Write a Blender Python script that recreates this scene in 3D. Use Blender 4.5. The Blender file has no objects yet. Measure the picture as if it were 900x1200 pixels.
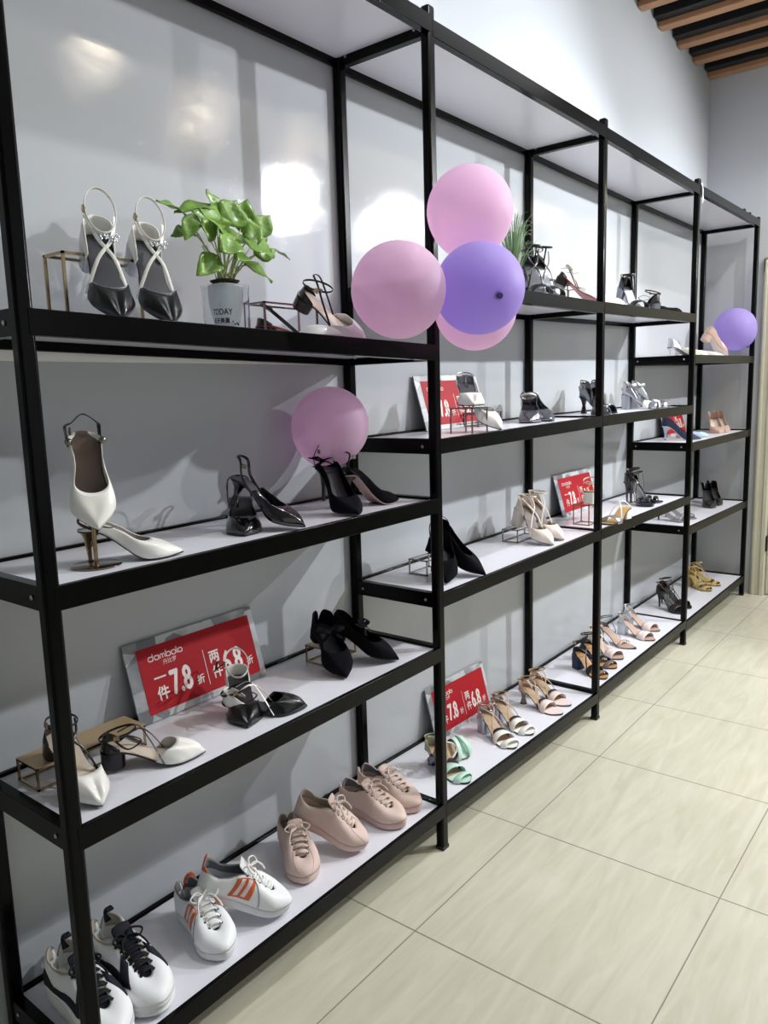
import bpy, bmesh, math, random
from mathutils import Vector, Matrix, noise
PI = math.pi
sc = bpy.context.scene
COL = sc.collection
R = math.radians
sin, cos = math.sin, math.cos

# ------------------------------------------------------------------ materials
def lin(c):
    if isinstance(c, str):
        c = [int(c[i:i + 2], 16) / 255 for i in (0, 2, 4)]
    return tuple(x / 12.92 if x <= .04045 else ((x + .055) / 1.055) ** 2.4 for x in c) + (1,)

MATS = {}
def mat(name, col, rough=.5, metal=0, coat=0, bump=0, bscale=400, var=.06, vscale=25, spec=.5, trans=0, ior=1.45, emit=0, sheen=0):
    if name in MATS: return MATS[name]
    m = bpy.data.materials.new(name); m.use_nodes = True
    nt = m.node_tree; b = nt.nodes['Principled BSDF']
    c = lin(col)
    tc = nt.nodes.new('ShaderNodeTexCoord')
    nz = nt.nodes.new('ShaderNodeTexNoise'); nz.inputs['Scale'].default_value = vscale; nz.inputs['Detail'].default_value = 3
    nt.links.new(tc.outputs['Object'], nz.inputs['Vector'])
    mx = nt.nodes.new('ShaderNodeMix'); mx.data_type = 'RGBA'
    mx.inputs[6].default_value = tuple(x * (1 - var) for x in c[:3]) + (1,)
    mx.inputs[7].default_value = tuple(min(1, x * (1 + var)) for x in c[:3]) + (1,)
    nt.links.new(nz.outputs['Fac'], mx.inputs[0]); nt.links.new(mx.outputs[2], b.inputs['Base Color'])
    b.inputs['Roughness'].default_value = rough; b.inputs['Metallic'].default_value = metal
    b.inputs['Coat Weight'].default_value = coat; b.inputs['Coat Roughness'].default_value = .08
    b.inputs['Specular IOR Level'].default_value = spec
    b.inputs['Transmission Weight'].default_value = trans; b.inputs['IOR'].default_value = ior
    if sheen: b.inputs['Sheen Weight'].default_value = sheen
    if bump:
        n2 = nt.nodes.new('ShaderNodeTexNoise'); n2.inputs['Scale'].default_value = bscale; n2.inputs['Detail'].default_value = 2
        nt.links.new(tc.outputs['Object'], n2.inputs['Vector'])
        bp = nt.nodes.new('ShaderNodeBump'); bp.inputs['Strength'].default_value = bump; bp.inputs['Distance'].default_value = .001
        nt.links.new(n2.outputs['Fac'], bp.inputs['Height']); nt.links.new(bp.outputs['Normal'], b.inputs['Normal'])
    if emit:
        b.inputs['Emission Color'].default_value = c; b.inputs['Emission Strength'].default_value = emit
    MATS[name] = m
    return m

M_frame = mat('black_enamel', '040405', .2, coat=0, var=.1, vscale=6, spec=.14)
M_board = mat('white_laminate', 'e2e2eb', .28, var=.01)
M_strip = mat('white_strip', 'fafafa', .5, var=.01)  # plain white for the painted bright band and the tag ribbons
M_bolt = mat('zinc_bolt', 'a8a8ac', .3, 1)
M_black = mat('black_leather', '0c0b0e', .3, coat=.25, bump=.15)
M_patent = mat('black_patent', '060608', .12, coat=.8)
M_suede = mat('black_suede', '07080f', .85, bump=.5, bscale=900, spec=.15)
M_white = mat('white_leather', 'f0efe9', .3, coat=.2, bump=.1)
M_nude = mat('nude_leather', 'e3d6cb', .35, coat=.15, bump=.1)
M_tan = mat('tan_insole', 'b79b7d', .55, bump=.2)
M_brown = mat('brown_insole', '6d5d56', .5, bump=.2)
M_dkins = mat('charcoal_insole', '33333a', .5, bump=.2)
M_beige = mat('beige_insole', 'cfc2b2', .5, bump=.2)
M_red = mat('red_sole', 'a03a3a', .35)
M_darksole = mat('dark_sole', '15141a', .4)
M_gold = mat('champagne_metal', 'b09a78', .22, 1, var=.05)
M_steel = mat('grey_steel_wire', '8b8580', .25, 1)
M_goldtop = mat('gold_plate', 'c9b08a', .38, .35, var=.05)
M_bronze = mat('bronze_plate', '8d7f76', .16, 1)
M_silver = mat('silver_leather', 'b9bcc4', .28, .85, bump=.4, bscale=260)
M_gun = mat('gunmetal_leather', '83858c', .22, .85, bump=.3, bscale=200)
M_glit = mat('crystal_glitter', 'dfe2e6', .25, .5, bump=1, bscale=700)
M_mint = mat('mint_leather', 'bfe0d0', .4, coat=.1)
M_pinkl = mat('pale_pink_leather', 'ead9d5', .4, coat=.1)
M_must = mat('mustard_suede', 'c2ab70', .8, bump=.3)
M_olive = mat('sage_leather', 'a9ac98', .5)
M_navy = mat('navy_suede', '2c3550', .7, bump=.3)
M_sky = mat('pale_blue_leather', 'b9cfe4', .35)
M_rose = mat('dusty_nude_leather', 'c2a596', .35, coat=.2)
M_clear = mat('clear_vinyl', 'e8eaee', .08, trans=.85, ior=1.3)
M_canw = mat('white_sneaker_leather', 'edf0f2', .45, bump=.15)
M_pinkc = mat('blush_canvas', 'd9c1b9', .8, bump=.4, bscale=900)
M_blush = mat('blush_leather', 'dcc4ba', .5, bump=.2)
M_blushs = mat('blush_rubber', 'd8bdb2', .55)
M_rubw = mat('white_rubber', 'e2e4e4', .5)
M_grey = mat('grey_lining', '83868c', .9, bump=.4, bscale=800)
M_beigel = mat('taupe_lining', 'b3ab9f', .9, bump=.4, bscale=800)
M_orange = mat('orange_leather', 'd9663a', .45)
M_ink = mat('black_mesh', '101326', .75, bump=.4, bscale=900)
M_lacew = mat('white_lace', 'f2f2f0', .8, bump=.3, bscale=1200)
M_lacek = mat('black_lace', '0b0c16', .8, bump=.3, bscale=1200)
M_lacepk = mat('blush_lace', 'dccac0', .8)
M_eye = mat('dark_eyelet', '3a3434', .35, .8)
M_leaf = mat('pothos_leaf', '6f963c', .36, var=.5, vscale=35, coat=.2)
M_stem = mat('pothos_stem', 'a9b878', .5)
M_soil = mat('dark_soil', '2a241e', .9, bump=1, bscale=200)
M_glass = mat('clear_glass', 'f4f8fa', .02, trans=1, ior=1.35)
M_grass = mat('grass_blade', '6f8a62', .5, var=.3)
M_pot = mat('white_pot', 'e8e8e8', .3)
M_signred = mat('sign_red', 'ac1c26', .55, spec=.25)
M_signwhite = mat('sign_white_print', 'f0e6e2', .5)
M_print = mat('black_print', '1a1a1c', .6)
M_wood = mat('slat_wood', 'ae8260', .5, var=.2, vscale=12)
M_slatk = mat('slat_black', '101012', .5)
M_door = mat('cream_door_paint', 'd4d2bd', .4)
M_ceil = mat('ceiling_paint', 'b8bcbe', .8)

def wall_mat(name, col, rough, glossy):
    m = mat(name, col, rough, var=.012, vscale=1.2, bump=0, spec=.24 if glossy else .4)
    nt = m.node_tree; b = nt.nodes['Principled BSDF']
    tc = nt.nodes.new('ShaderNodeTexCoord')
    mp = nt.nodes.new('ShaderNodeMapping'); mp.inputs['Scale'].default_value = (4, 4, 900) if glossy else (8, 8, 8)
    nz = nt.nodes.new('ShaderNodeTexNoise'); nz.inputs['Scale'].default_value = 1; nz.inputs['Detail'].default_value = 3
    bp = nt.nodes.new('ShaderNodeBump'); bp.inputs['Strength'].default_value = .35 if glossy else .1; bp.inputs['Distance'].default_value = .0003 if glossy else .004
    nt.links.new(tc.outputs['Object'], mp.inputs['Vector']); nt.links.new(mp.outputs[0], nz.inputs['Vector'])
    nt.links.new(nz.outputs['Fac'], bp.inputs['Height']); nt.links.new(bp.outputs[0], b.inputs['Normal'])
    return m
M_wall = wall_mat('matte_wall_paint', 'c3c6ca', .7, False)
M_panel = wall_mat('gloss_wall_panel', 'bbbfc3', .045, True)

def floor_mat():
    m = bpy.data.materials.new('stone_tile'); m.use_nodes = True; nt = m.node_tree; b = nt.nodes['Principled BSDF']
    N = nt.nodes.new; Lk = nt.links.new
    tc = N('ShaderNodeTexCoord'); sx = N('ShaderNodeSeparateXYZ'); Lk(tc.outputs['Object'], sx.inputs[0])
    def line(out, off, per, w):
        a = N('ShaderNodeMath'); a.operation = 'ADD'; a.inputs[1].default_value = -off + per * 100; Lk(out, a.inputs[0])
        q = N('ShaderNodeMath'); q.operation = 'PINGPONG'; q.inputs[1].default_value = per / 2; Lk(a.outputs[0], q.inputs[0])
        l = N('ShaderNodeMath'); l.operation = 'LESS_THAN'; l.inputs[1].default_value = w; Lk(q.outputs[0], l.inputs[0])
        return l.outputs[0]
    l1 = line(sx.outputs[0], .670, .6, .0022); l2 = line(sx.outputs[1], -.480, .6, .0016)
    mxm = N('ShaderNodeMath'); mxm.operation = 'MAXIMUM'; Lk(l1, mxm.inputs[0]); Lk(l2, mxm.inputs[1])
    mp = N('ShaderNodeMapping'); mp.inputs['Rotation'].default_value = (0, 0, R(-35)); mp.inputs['Scale'].default_value = (2.2, 14, 1)
    Lk(tc.outputs['Object'], mp.inputs[0])
    nz = N('ShaderNodeTexNoise'); nz.inputs['Scale'].default_value = 1.6; nz.inputs['Detail'].default_value = 6; nz.inputs['Distortion'].default_value = 1.2
    Lk(mp.outputs[0], nz.inputs['Vector'])
    cr = N('ShaderNodeValToRGB'); cr.color_ramp.elements[0].position = .3; cr.color_ramp.elements[1].position = .7
    cr.color_ramp.elements[0].color = lin('cdc9b3'); cr.color_ramp.elements[1].color = lin('dcd8c5')
    Lk(nz.outputs['Fac'], cr.inputs[0])
    n3 = N('ShaderNodeTexNoise'); n3.inputs['Scale'].default_value = 1.3; n3.inputs['Detail'].default_value = 2; Lk(tc.outputs['Object'], n3.inputs['Vector'])
    mm = N('ShaderNodeMix'); mm.data_type = 'RGBA'; mm.blend_type = 'MULTIPLY'; mm.inputs[0].default_value = .25
    Lk(cr.outputs[0], mm.inputs[6]); Lk(n3.outputs['Fac'], mm.inputs[7])
    mx = N('ShaderNodeMix'); mx.data_type = 'RGBA'; Lk(mxm.outputs[0], mx.inputs[0]); Lk(mm.outputs[2], mx.inputs[6])
    mx.inputs[7].default_value = lin('858070'); Lk(mx.outputs[2], b.inputs['Base Color'])
    b.inputs['Roughness'].default_value = .38
    n2 = N('ShaderNodeTexNoise'); n2.inputs['Scale'].default_value = 3; n2.inputs['Detail'].default_value = 5; Lk(mp.outputs[0], n2.inputs['Vector'])
    bp = N('ShaderNodeBump'); bp.inputs['Strength'].default_value = .25; bp.inputs['Distance'].default_value = .003
    Lk(n2.outputs['Fac'], bp.inputs['Height']); Lk(bp.outputs[0], b.inputs['Normal'])
    return m
M_floor = floor_mat()

def marble_mat():
    m = bpy.data.materials.new('grey_marble_print'); m.use_nodes = True; nt = m.node_tree; b = nt.nodes['Principled BSDF']
    N = nt.nodes.new; Lk = nt.links.new
    tc = N('ShaderNodeTexCoord'); v = N('ShaderNodeTexVoronoi'); v.inputs['Scale'].default_value = 22
    nz = N('ShaderNodeTexNoise'); nz.inputs['Scale'].default_value = 14; nz.inputs['Detail'].default_value = 4
    Lk(tc.outputs['Object'], v.inputs['Vector']); Lk(tc.outputs['Object'], nz.inputs['Vector'])
    ad = N('ShaderNodeMath'); ad.operation = 'MULTIPLY'; Lk(v.outputs['Color'], ad.inputs[0]); Lk(nz.outputs['Fac'], ad.inputs[1])
    cr = N('ShaderNodeValToRGB'); e = cr.color_ramp.elements
    e[0].position = .1; e[0].color = lin('6d7076'); e[1].position = .32; e[1].color = lin('c9cbcf')
    Lk(ad.outputs[0], cr.inputs[0]); Lk(cr.outputs[0], b.inputs['Base Color']); b.inputs['Roughness'].default_value = .35
    return m
M_marble = marble_mat()

def balloon_mat(name, col, tint, fac):
    m = bpy.data.materials.new(name); m.use_nodes = True; nt = m.node_tree; nt.nodes.clear()
    N = nt.nodes.new; Lk = nt.links.new
    out = N('ShaderNodeOutputMaterial'); p = N('ShaderNodeBsdfPrincipled'); tr = N('ShaderNodeBsdfTransparent'); tl = N('ShaderNodeBsdfTranslucent')
    lw = N('ShaderNodeLayerWeight'); lw.inputs['Blend'].default_value = .3
    p.inputs['Base Color'].default_value = lin(col); p.inputs['Roughness'].default_value = .5; p.inputs['Specular IOR Level'].default_value = .3
    tl.inputs['Color'].default_value = lin(col); tr.inputs['Color'].default_value = lin(tint)
    a = N('ShaderNodeMixShader'); a.inputs[0].default_value = .55; Lk(p.outputs[0], a.inputs[1]); Lk(tl.outputs[0], a.inputs[2])
    c = N('ShaderNodeMixShader')
    mr = N('ShaderNodeMapRange'); mr.inputs[3].default_value = fac; mr.inputs[4].default_value = fac * .3
    Lk(lw.outputs['Facing'], mr.inputs[0]); Lk(mr.outputs[0], c.inputs[0]); Lk(a.outputs[0], c.inputs[1]); Lk(tr.outputs[0], c.inputs[2])
    Lk(c.outputs[0], out.inputs[0])
    return m
M_balp = balloon_mat('pink_latex', 'f6dcf0', 'f6d2ec', .3)
M_balv = balloon_mat('violet_latex', 'c9b8f1', 'b9a6ea', .12)
M_knot = mat('balloon_knot', '4f3c86', .5)
M_knotp = mat('pink_balloon_knot', 'b87aa6', .5)

# ------------------------------------------------------------------ object helpers
def obj(name, bm, m, parent=None, smooth=True, sharp=None, solid=0, bevel=0, sub=0, label=None, norm=True):
    if norm: bmesh.ops.recalc_face_normals(bm, faces=bm.faces)
    me = bpy.data.meshes.new(name); bm.to_mesh(me); bm.free()
    for mm in (m if isinstance(m, (list, tuple)) else [m]): me.materials.append(mm)
    if smooth:
        for p in me.polygons: p.use_smooth = True
        me.set_sharp_from_angle(angle=sharp if sharp else R(38))
    o = bpy.data.objects.new(name, me); COL.objects.link(o)
    if parent: o.parent = parent
    if solid:
        md = o.modifiers.new('thick', 'SOLIDIFY'); md.thickness = solid; md.offset = 0
    if sub:
        md = o.modifiers.new('sub', 'SUBSURF'); md.levels = sub; md.render_levels = sub
    if bevel:
        md = o.modifiers.new('bev', 'BEVEL'); md.width = bevel; md.segments = 2; md.limit_method = 'ANGLE'
    if label: o['label'] = label
    return o
def thing(name, label, cat, group=None, loc=(0, 0, 0)):
    o = bpy.data.objects.new(name, None); COL.objects.link(o); o.empty_display_size = .05
    o.location = loc; return tag(o, label, cat, group)
def tag(o, label=None, cat=None, group=None, kind=None):
    if label: o['label'] = label
    if cat: o['category'] = cat
    if group: o['group'] = group
    if kind: o['kind'] = kind
    return o
def dup(root, label, group=None):
    r = root.copy(); COL.objects.link(r); r['label'] = label
    if not group: group = root.get('group') or ' '.join(root['label'].split(',')[0].split()[:4]) + ' pair'
    r['group'] = group; root['group'] = group
    for ch in list(root.children):
        c = ch.copy(); COL.objects.link(c); c.parent = r
        for g in list(ch.children):
            d = g.copy(); COL.objects.link(d); d.parent = c
    return r

def box(bm, x0, x1, y0, y1, z0, z1, mi=0, zr0=None, zr1=None):
    """box; zr0/zr1: bottom and top heights at the x1 end"""
    zr0 = z0 if zr0 is None else zr0; zr1 = z1 if zr1 is None else zr1
    v = [bm.verts.new(p) for p in ((x0, y0, z0), (x1, y0, zr0), (x1, y1, zr0), (x0, y1, z0), (x0, y0, z1), (x1, y0, zr1), (x1, y1, zr1), (x0, y1, z1))]
    for f in ((0, 3, 2, 1), (4, 5, 6, 7), (0, 1, 5, 4), (1, 2, 6, 5), (2, 3, 7, 6), (3, 0, 4, 7)):
        fc = bm.faces.new([v[i] for i in f]); fc.material_index = mi
def grid(bm, P, nu, nv, mi=0, wrapu=False):
    vs = [[bm.verts.new(P(i, j)) for j in range(nv)] for i in range(nu)]
    for i in range(nu if wrapu else nu - 1):
        for j in range(nv - 1):
            a = vs[i][j]; b = vs[(i + 1) % nu][j]; c = vs[(i + 1) % nu][j + 1]; d = vs[i][j + 1]
            f = bm.faces.new((a, b, c, d)); f.material_index = mi
    return vs
def loft(bm, rings, cap=True, mi=0):
    vs = [[bm.verts.new(p) for p in r] for r in rings]; n = len(vs[0])
    for a, b in zip(vs, vs[1:]):
        for i in range(n):
            f = bm.faces.new((a[i], a[(i + 1) % n], b[(i + 1) % n], b[i])); f.material_index = mi
    if cap:
        for r in (vs[0][::-1], vs[-1]):
            f = bm.faces.new(r); f.material_index = mi
def catmull(pts, n=6, closed=False):
    pts = [Vector(p) for p in pts]; out = []; N = len(pts)
    rng = range(N) if closed else range(N - 1)
    g = (lambda i: pts[i % N]) if closed else (lambda i: pts[max(0, min(N - 1, i))])
    for i in rng:
        p0, p1, p2, p3 = g(i - 1), g(i), g(i + 1), g(i + 2)
        for k in range(n):
            t = k / n
            out.append(.5 * ((2 * p1) + (p2 - p0) * t + (2 * p0 - 5 * p1 + 4 * p2 - p3) * t * t + (3 * p1 - p0 - 3 * p2 + p3) * t ** 3))
    if not closed: out.append(pts[-1])
    return out
def sweep(bm, pts, w, t=None, up=None, closed=False, n=5, seg=8, mi=0, smooth=True, centre=None):
    """ribbon (w wide, t thick) or round wire (t None); centre: width direction is kept vertical-ish, thickness points away from centre"""
    P = catmull(pts, n, closed) if smooth else [Vector(p) for p in pts]
    N = len(P); rings = []; prev = None
    for i, p in enumerate(P):
        a = P[(i - 1) % N] if closed else P[max(0, i - 1)]; b = P[(i + 1) % N] if closed else P[min(N - 1, i + 1)]
        T = (b - a)
        if T.length < 1e-9: T = Vector((1, 0, 0))
        T.normalize()
        if centre is not None: nrm = p - Vector(centre)
        elif up is not None: nrm = Vector(up)
        elif prev is not None: nrm = prev
        else: nrm = Vector((0, 0, 1)) if abs(T.z) < .9 else Vector((1, 0, 0))
        nrm = nrm - T * nrm.dot(T)
        if nrm.length < 1e-6: nrm = prev if prev is not None else T.orthogonal()
        nrm.normalize(); prev = nrm; B = T.cross(nrm)
        ww = w[min(i, len(w) - 1)] if isinstance(w, (list, tuple)) else w
        if t is None:
            rings.append([p + (nrm * cos(2 * PI * k / seg) + B * sin(2 * PI * k / seg)) * ww for k in range(seg)])
        else:
            h = ww / 2; q = t / 2
            rings.append([p + B * x + nrm * y for x, y in ((-h, -q * .4), (-h * .7, -q), (h * .7, -q), (h, -q * .4), (h, q * .4), (h * .7, q), (-h * .7, q), (-h, q * .4))])
    if closed: rings.append(rings[0])
    loft(bm, rings, cap=not closed, mi=mi)
    if closed: bmesh.ops.remove_doubles(bm, verts=bm.verts, dist=1e-6)
def lathe(bm, prof, seg=24, c=(0, 0, 0), mi=0, cap=True, sx=1, sy=1):
    rings = [[(c[0] + r * cos(2 * PI * k / seg) * sx, c[1] + r * sin(2 * PI * k / seg) * sy, c[2] + z) for k in range(seg)] for r, z in prof]
    loft(bm, rings, cap, mi)
def interp(tab, x):
    if x <= tab[0][0]: return tab[0][1]
    for (a, b), (c, d) in zip(tab, tab[1:]):
        if x <= c:
            t = (x - a) / (c - a) if c > a else 0; return b + (d - b) * t
    return tab[-1][1]
def sm(a, b, x):
    t = max(0, min(1, (x - a) / (b - a))); return t * t * (3 - 2 * t)

# ------------------------------------------------------------------ camera
cam = bpy.data.cameras.new('camera'); co = bpy.data.objects.new('camera', cam); COL.objects.link(co); sc.camera = co
CX, CY, CZ, YAW, PIT, ROL, F = -.7991, -1.5863, 1.4041, .8981, -.1547, -.0289, 905.45
fw = Vector((sin(YAW) * cos(PIT), cos(YAW) * cos(PIT), sin(PIT))); rt = Vector((cos(YAW), -sin(YAW), 0)); up = rt.cross(fw)
rt2 = rt * cos(ROL) + up * sin(ROL); up2 = -rt * sin(ROL) + up * cos(ROL)
co.matrix_world = Matrix(((rt2.x, up2.x, -fw.x, CX), (rt2.y, up2.y, -fw.y, CY), (rt2.z, up2.z, -fw.z, CZ), (0, 0, 0, 1)))
cam.sensor_fit = 'VERTICAL'; cam.sensor_height = 24; cam.lens = F / 1200 * 24; cam.clip_start = .05

# ------------------------------------------------------------------ setting
XL, XR, YF, ZC = -3.2, 4.655, -5.2, 3.47
def struct(name, bm, m, label=None, **k):
    o = obj(name, bm, m, smooth=k.pop('smooth', False), **k); o['kind'] = 'structure'
    if label: o['label'] = label
    return o
b = bmesh.new(); box(b, XL, XR + .1, YF, .1, -.1, 0); struct('floor', b, M_floor, 'cream stone tile floor with thin dark joints')
b = bmesh.new(); box(b, XL, XR, .008, .108, 0, ZC + .1); struct('wall_back', b, M_wall, 'pale grey wall behind the shelving')
b = bmesh.new(); box(b, XR, XR + .1, YF, .108, 0, ZC + .1); struct('wall_right', b, M_wall, 'pale grey wall at the far end')
b = bmesh.new(); box(b, XL - .1, XL, YF, .108, 0, ZC + .1); struct('wall_left', b, M_wall)
b = bmesh.new(); box(b, XL - .1, XR + .1, YF - .1, YF, 0, ZC + .1); struct('wall_front', b, M_wall)
b = bmesh.new(); box(b, XL - .1, XR + .1, YF - .1, .108, ZC, ZC + .1); struct('ceiling', b, M_ceil)
XP = [-.1655, 1.0080, 2.1680, 3.3360, 4.5475]; PW, PD, D, HB = .031, .028, .342, .0436
# glossy lining panels behind each bay
tn = 1
pe = [-1.4] + [x + PW / 2 for x in XP[1:4]] + [XR - .002]
for i in range(4):
    b = bmesh.new(); box(b, pe[i] + .0006, pe[i + 1] - .0006, .001, .0075, .0, 2.36)
    struct('trim_%d' % tn, b, M_panel, 'glossy pale panel lining the wall behind shelving bay'); tn += 1
b = bmesh.new(); box(b, -1.4, XP[1] + .005, -.006, .0012, 1.487, 1.509)  # added strip; its white stands in for a bright band of wall light
struct('trim_%d' % tn, b, M_strip, 'added white strip standing in for a bright band on the wall under the left upper shelf'); tn += 1
# ceiling slats ending over the wall
for k, xs in enumerate([3.11, 3.41, 3.71, 4.02, 4.31, 4.61]):
    b = bmesh.new(); box(b, xs - .03, xs + .04, -3.6, .004, 3.292, 3.37)
    struct('trim_%d' % tn, b, M_wood, 'wooden ceiling slat', bevel=.004); tn += 1
    b = bmesh.new(); box(b, xs - .105, xs - .032, -3.6, .004, 3.318, 3.45)
    struct('trim_%d' % tn, b, M_slatk, 'black ceiling slat', bevel=.003); tn += 1
# door in the far wall
b = bmesh.new()
box(b, XR - .03, XR + .001, -.45, -.362, 0, 2.16)
box(b, XR - .042, XR - .029, -.39, -.372, 0, 2.15); box(b, XR - .042, XR - .029, -.445, -.42, 0, 2.10)
box(b, XR - .03, XR + .001, -1.38, -1.29, 0, 2.16); box(b, XR - .03, XR + .001, -1.38, -.362, 2.07, 2.16)
fr_ = struct('door_1', b, M_door, 'cream painted door frame and leaf in the far wall', bevel=.003)
b = bmesh.new(); box(b, XR - .012, XR - .002, -1.288, -.455, .01, 2.068)
for (a0, a1, c0, c1) in ((-1.2, -.55, .2, .95), (-1.2, -.55, 1.1, 1.95)): box(b, XR - .018, XR - .011, a0, a1, c0, c1)
obj('door_leaf', b, M_door, fr_, smooth=False, bevel=.002)
b = bmesh.new()
for zz in (.3, 1.05, 1.8): box(b, XR - .036, XR - .008, -.458, -.449, zz, zz + .1)
obj('hinge', b, M_eye, fr_, smooth=False)
# floor scratches by the front right tile
b = bmesh.new()
def scr(p, q, w=.003):
    p, q = Vector(p), Vector(q); d = (q - p).normalized(); n = Vector((-d.y, d.x, 0)) * w
    vs = [b.verts.new((r.x, r.y, .0012)) for r in (p - n, q - n, q + n, p + n)]; b.faces.new(vs)

# ------------------------------------------------------------------ shelving rack
rack = thing('display_shelving', 'long black steel frame shelving of four joined bays with white boards', 'shelving', loc=(0, 0, 0))
for x in XP:
    for fy in (-D, -PD - .001):
        b = bmesh.new(); box(b, x, x + PW, fy, fy + PD, .004, 2.4)
        p = obj('post', b, M_frame, rack, bevel=.006)
        b = bmesh.new(); box(b, x - .001, x + PW + .001, fy - .001, fy + PD + .001, 0, .012)
        obj('foot_cap', b, M_slatk, p, bevel=.002)
SH = {1: dict(T=(2.3734, 2.3755), A=(1.5546, 1.5284), B=(1.090, 1.0976), C=(.642, .6522), D=(.1445, .1521)),
      2: dict(T=(2.3668, 2.3718), A=(1.7138, 1.7245), B=(1.2661, 1.2834), C=(.8129, .8214), D=(.1462, .1202)),
      3: dict(T=(2.3683, 2.3668), A=(1.7263, 1.7486), B=(1.2837, 1.2897), C=(.8194, .819), D=(.1326, .1393)),
      4: dict(T=(2.3718, 2.3850), A=(1.5445, 1.5591), B=(1.0931, 1.0977), C=(.6491, .6379), D=(.129, .1384))}
BT = .007   # board top below beam top
def side_beam(parent, x, z, right=False):
    b = bmesh.new()
    box(b, x + .004, x + PW - .004, -D + PD * .6, -PD * .6, z - HB, z + .0005)
    for yy in (-D + .05, -.05):
        for kx in (x + .0035,):
            lathe_r = [[(kx - dx, yy + r * cos(2 * PI * k / 8), z - HB / 2 + r * sin(2 * PI * k / 8)) for k in range(8)] for r, dx in ((.005, 0), (.0045, .002), (.002, .003))]
            loft(b, lathe_r, mi=1)
    obj('side_beam', b, [M_frame, M_bolt], parent, bevel=.0025)
for bay in range(1, 5):
    xa, xb = XP[bay - 1], XP[bay]
    for lev in 'TABCD':
        zl, zr = SH[bay][lev]
        b = bmesh.new(); box(b, xa + PW - .002, xb + .002, -D + .006, -.012, zl - BT - .016, zl - BT, 0, zr - BT - .016, zr - BT)
        s = obj('shelf', b, M_board, rack, smooth=False)
        b = bmesh.new(); box(b, xa + PW * .6, xb + PW * .35, -D - .001, -D + .0125, zl - HB, zl, 0, zr - HB, zr)
        box(b, xa + PW * .6, xb + PW * .35, -D + .008, -D + .022, zl - HB, zl - HB + .003, 0, zr - HB, zr - HB + .003)
        obj('front_beam', b, M_frame, s, bevel=.0022)
        b = bmesh.new(); box(b, xa + PW * .6, xb + PW * .35, -.0175, -.0035, zl - HB, zl, 0, zr - HB, zr)
        obj('back_beam', b, M_frame, s, bevel=.0022)
        same = lev in 'TD' or bay == 3
        if bay == 1 or not (bay > 1 and (lev in 'TD' or bay == 3)): side_beam(s, xa, zl)
        elif bay > 1: side_beam(s, xa, (zl + SH[bay - 1][lev][1]) / 2)
        if bay == 4 or (bay in (1, 3) and lev in 'ABC'): side_beam(s, xb, zr)
b = bmesh.new()
for xx, l in ((4.2, .03), (4.33, .02)):
    box(b, xx, xx + l, -D + .0, -D + .012, 2.379, 2.392)
obj('beam_clip', b, M_frame, rack, bevel=.002)
def sz(bay, lev, x):
    zl, zr = SH[bay][lev]; t = (x - XP[bay - 1]) / (XP[bay] - XP[bay - 1]); return zl + (zr - zl) * t - BT

# ------------------------------------------------------------------ shoes
WT = {'point': [(0, .025), (.08, .0262), (.2, .026), (.34, .0235), (.45, .025), (.58, .034), (.68, .0375), (.76, .035), (.85, .0255), (.93, .013), (.985, .004), (1, .0012)],
      'round': [(0, .025), (.08, .0265), (.2, .026), (.35, .025), (.5, .030), (.65, .0385), (.76, .041), (.86, .038), (.94, .030), (1, .024)],
      'sneak': [(0, .031), (.1, .034), (.25, .033), (.42, .033), (.58, .041), (.7, .0455), (.8, .0445), (.9, .037), (1, .028)],
      'chunk': [(0, .036), (.1, .042), (.25, .043), (.42, .042), (.58, .047), (.7, .051), (.8, .050), (.9, .043), (1, .032)]}
class Last:
    def __init__(s, L, H, toe, plat=.003, spring=.003):
        s.L, s.H, s.toe, s.plat, s.spring = L, H, toe, plat, spring
        s.rt = .03 if toe == 'point' else .2
    def S(s, x):
        f = x / s.L
        return s.H * (1 - sm(.13, .66, f)) + s.spring * max(0, (f - .72) / .28) ** 2
    def w(s, x):
        f = max(0, min(1, x / s.L)); w = interp(WT[s.toe], f) * (1.14 if s.toe == 'point' else 1)
        if f < .12: w *= math.sqrt(max(0, 1 - (1 - f / .12) ** 2))
        if f > 1 - s.rt: w *= math.sqrt(max(0, 1 - ((f - 1 + s.rt) / s.rt) ** 2))
        return w
    def yc(s, x):   # slight banana bend of the last
        f = x / s.L; return .004 * sin(PI * f) if s.toe != 'point' else .002 * sin(PI * f)

def slab(bm, L, z0, z1, inset=0, x0=0, x1=None, n=30, m=6, mi=0, scale=1, edge=0):
    """sole slab: z0, z1 functions of x"""
    x1 = L.L if x1 is None else x1
    xs = [x0 + (x1 - x0) * (1 - cos(PI * i / n)) / 2 for i in range(n + 1)]
    def row(x, z, sc_):
        w = max(.0004, L.w(x) * sc_ - inset)
        return [(x, L.yc(x) + w * (2 * j / m - 1), z) for j in range(m + 1)]
    T = [[bm.verts.new(p) for p in row(x, z1(x), scale)] for x in xs]
    B = [[bm.verts.new(p) for p in row(x, z0(x), scale * (1 - edge))] for x in xs]
    for i in range(n):
        for j in range(m):
            bm.faces.new((T[i][j], T[i + 1][j], T[i + 1][j + 1], T[i][j + 1])).material_index = mi
            bm.faces.new((B[i][j], B[i][j + 1], B[i + 1][j + 1], B[i + 1][j])).material_index = mi
        for j, k in ((0, 1), (m, -1)):
            bm.faces.new((T[i][j], T[i + 1][j], B[i + 1][j], B[i][j])).material_index = mi
    for i in (0, n):
        for j in range(m): bm.faces.new((T[i][j], T[i][j + 1], B[i][j + 1], B[i][j])).material_index = mi

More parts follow.
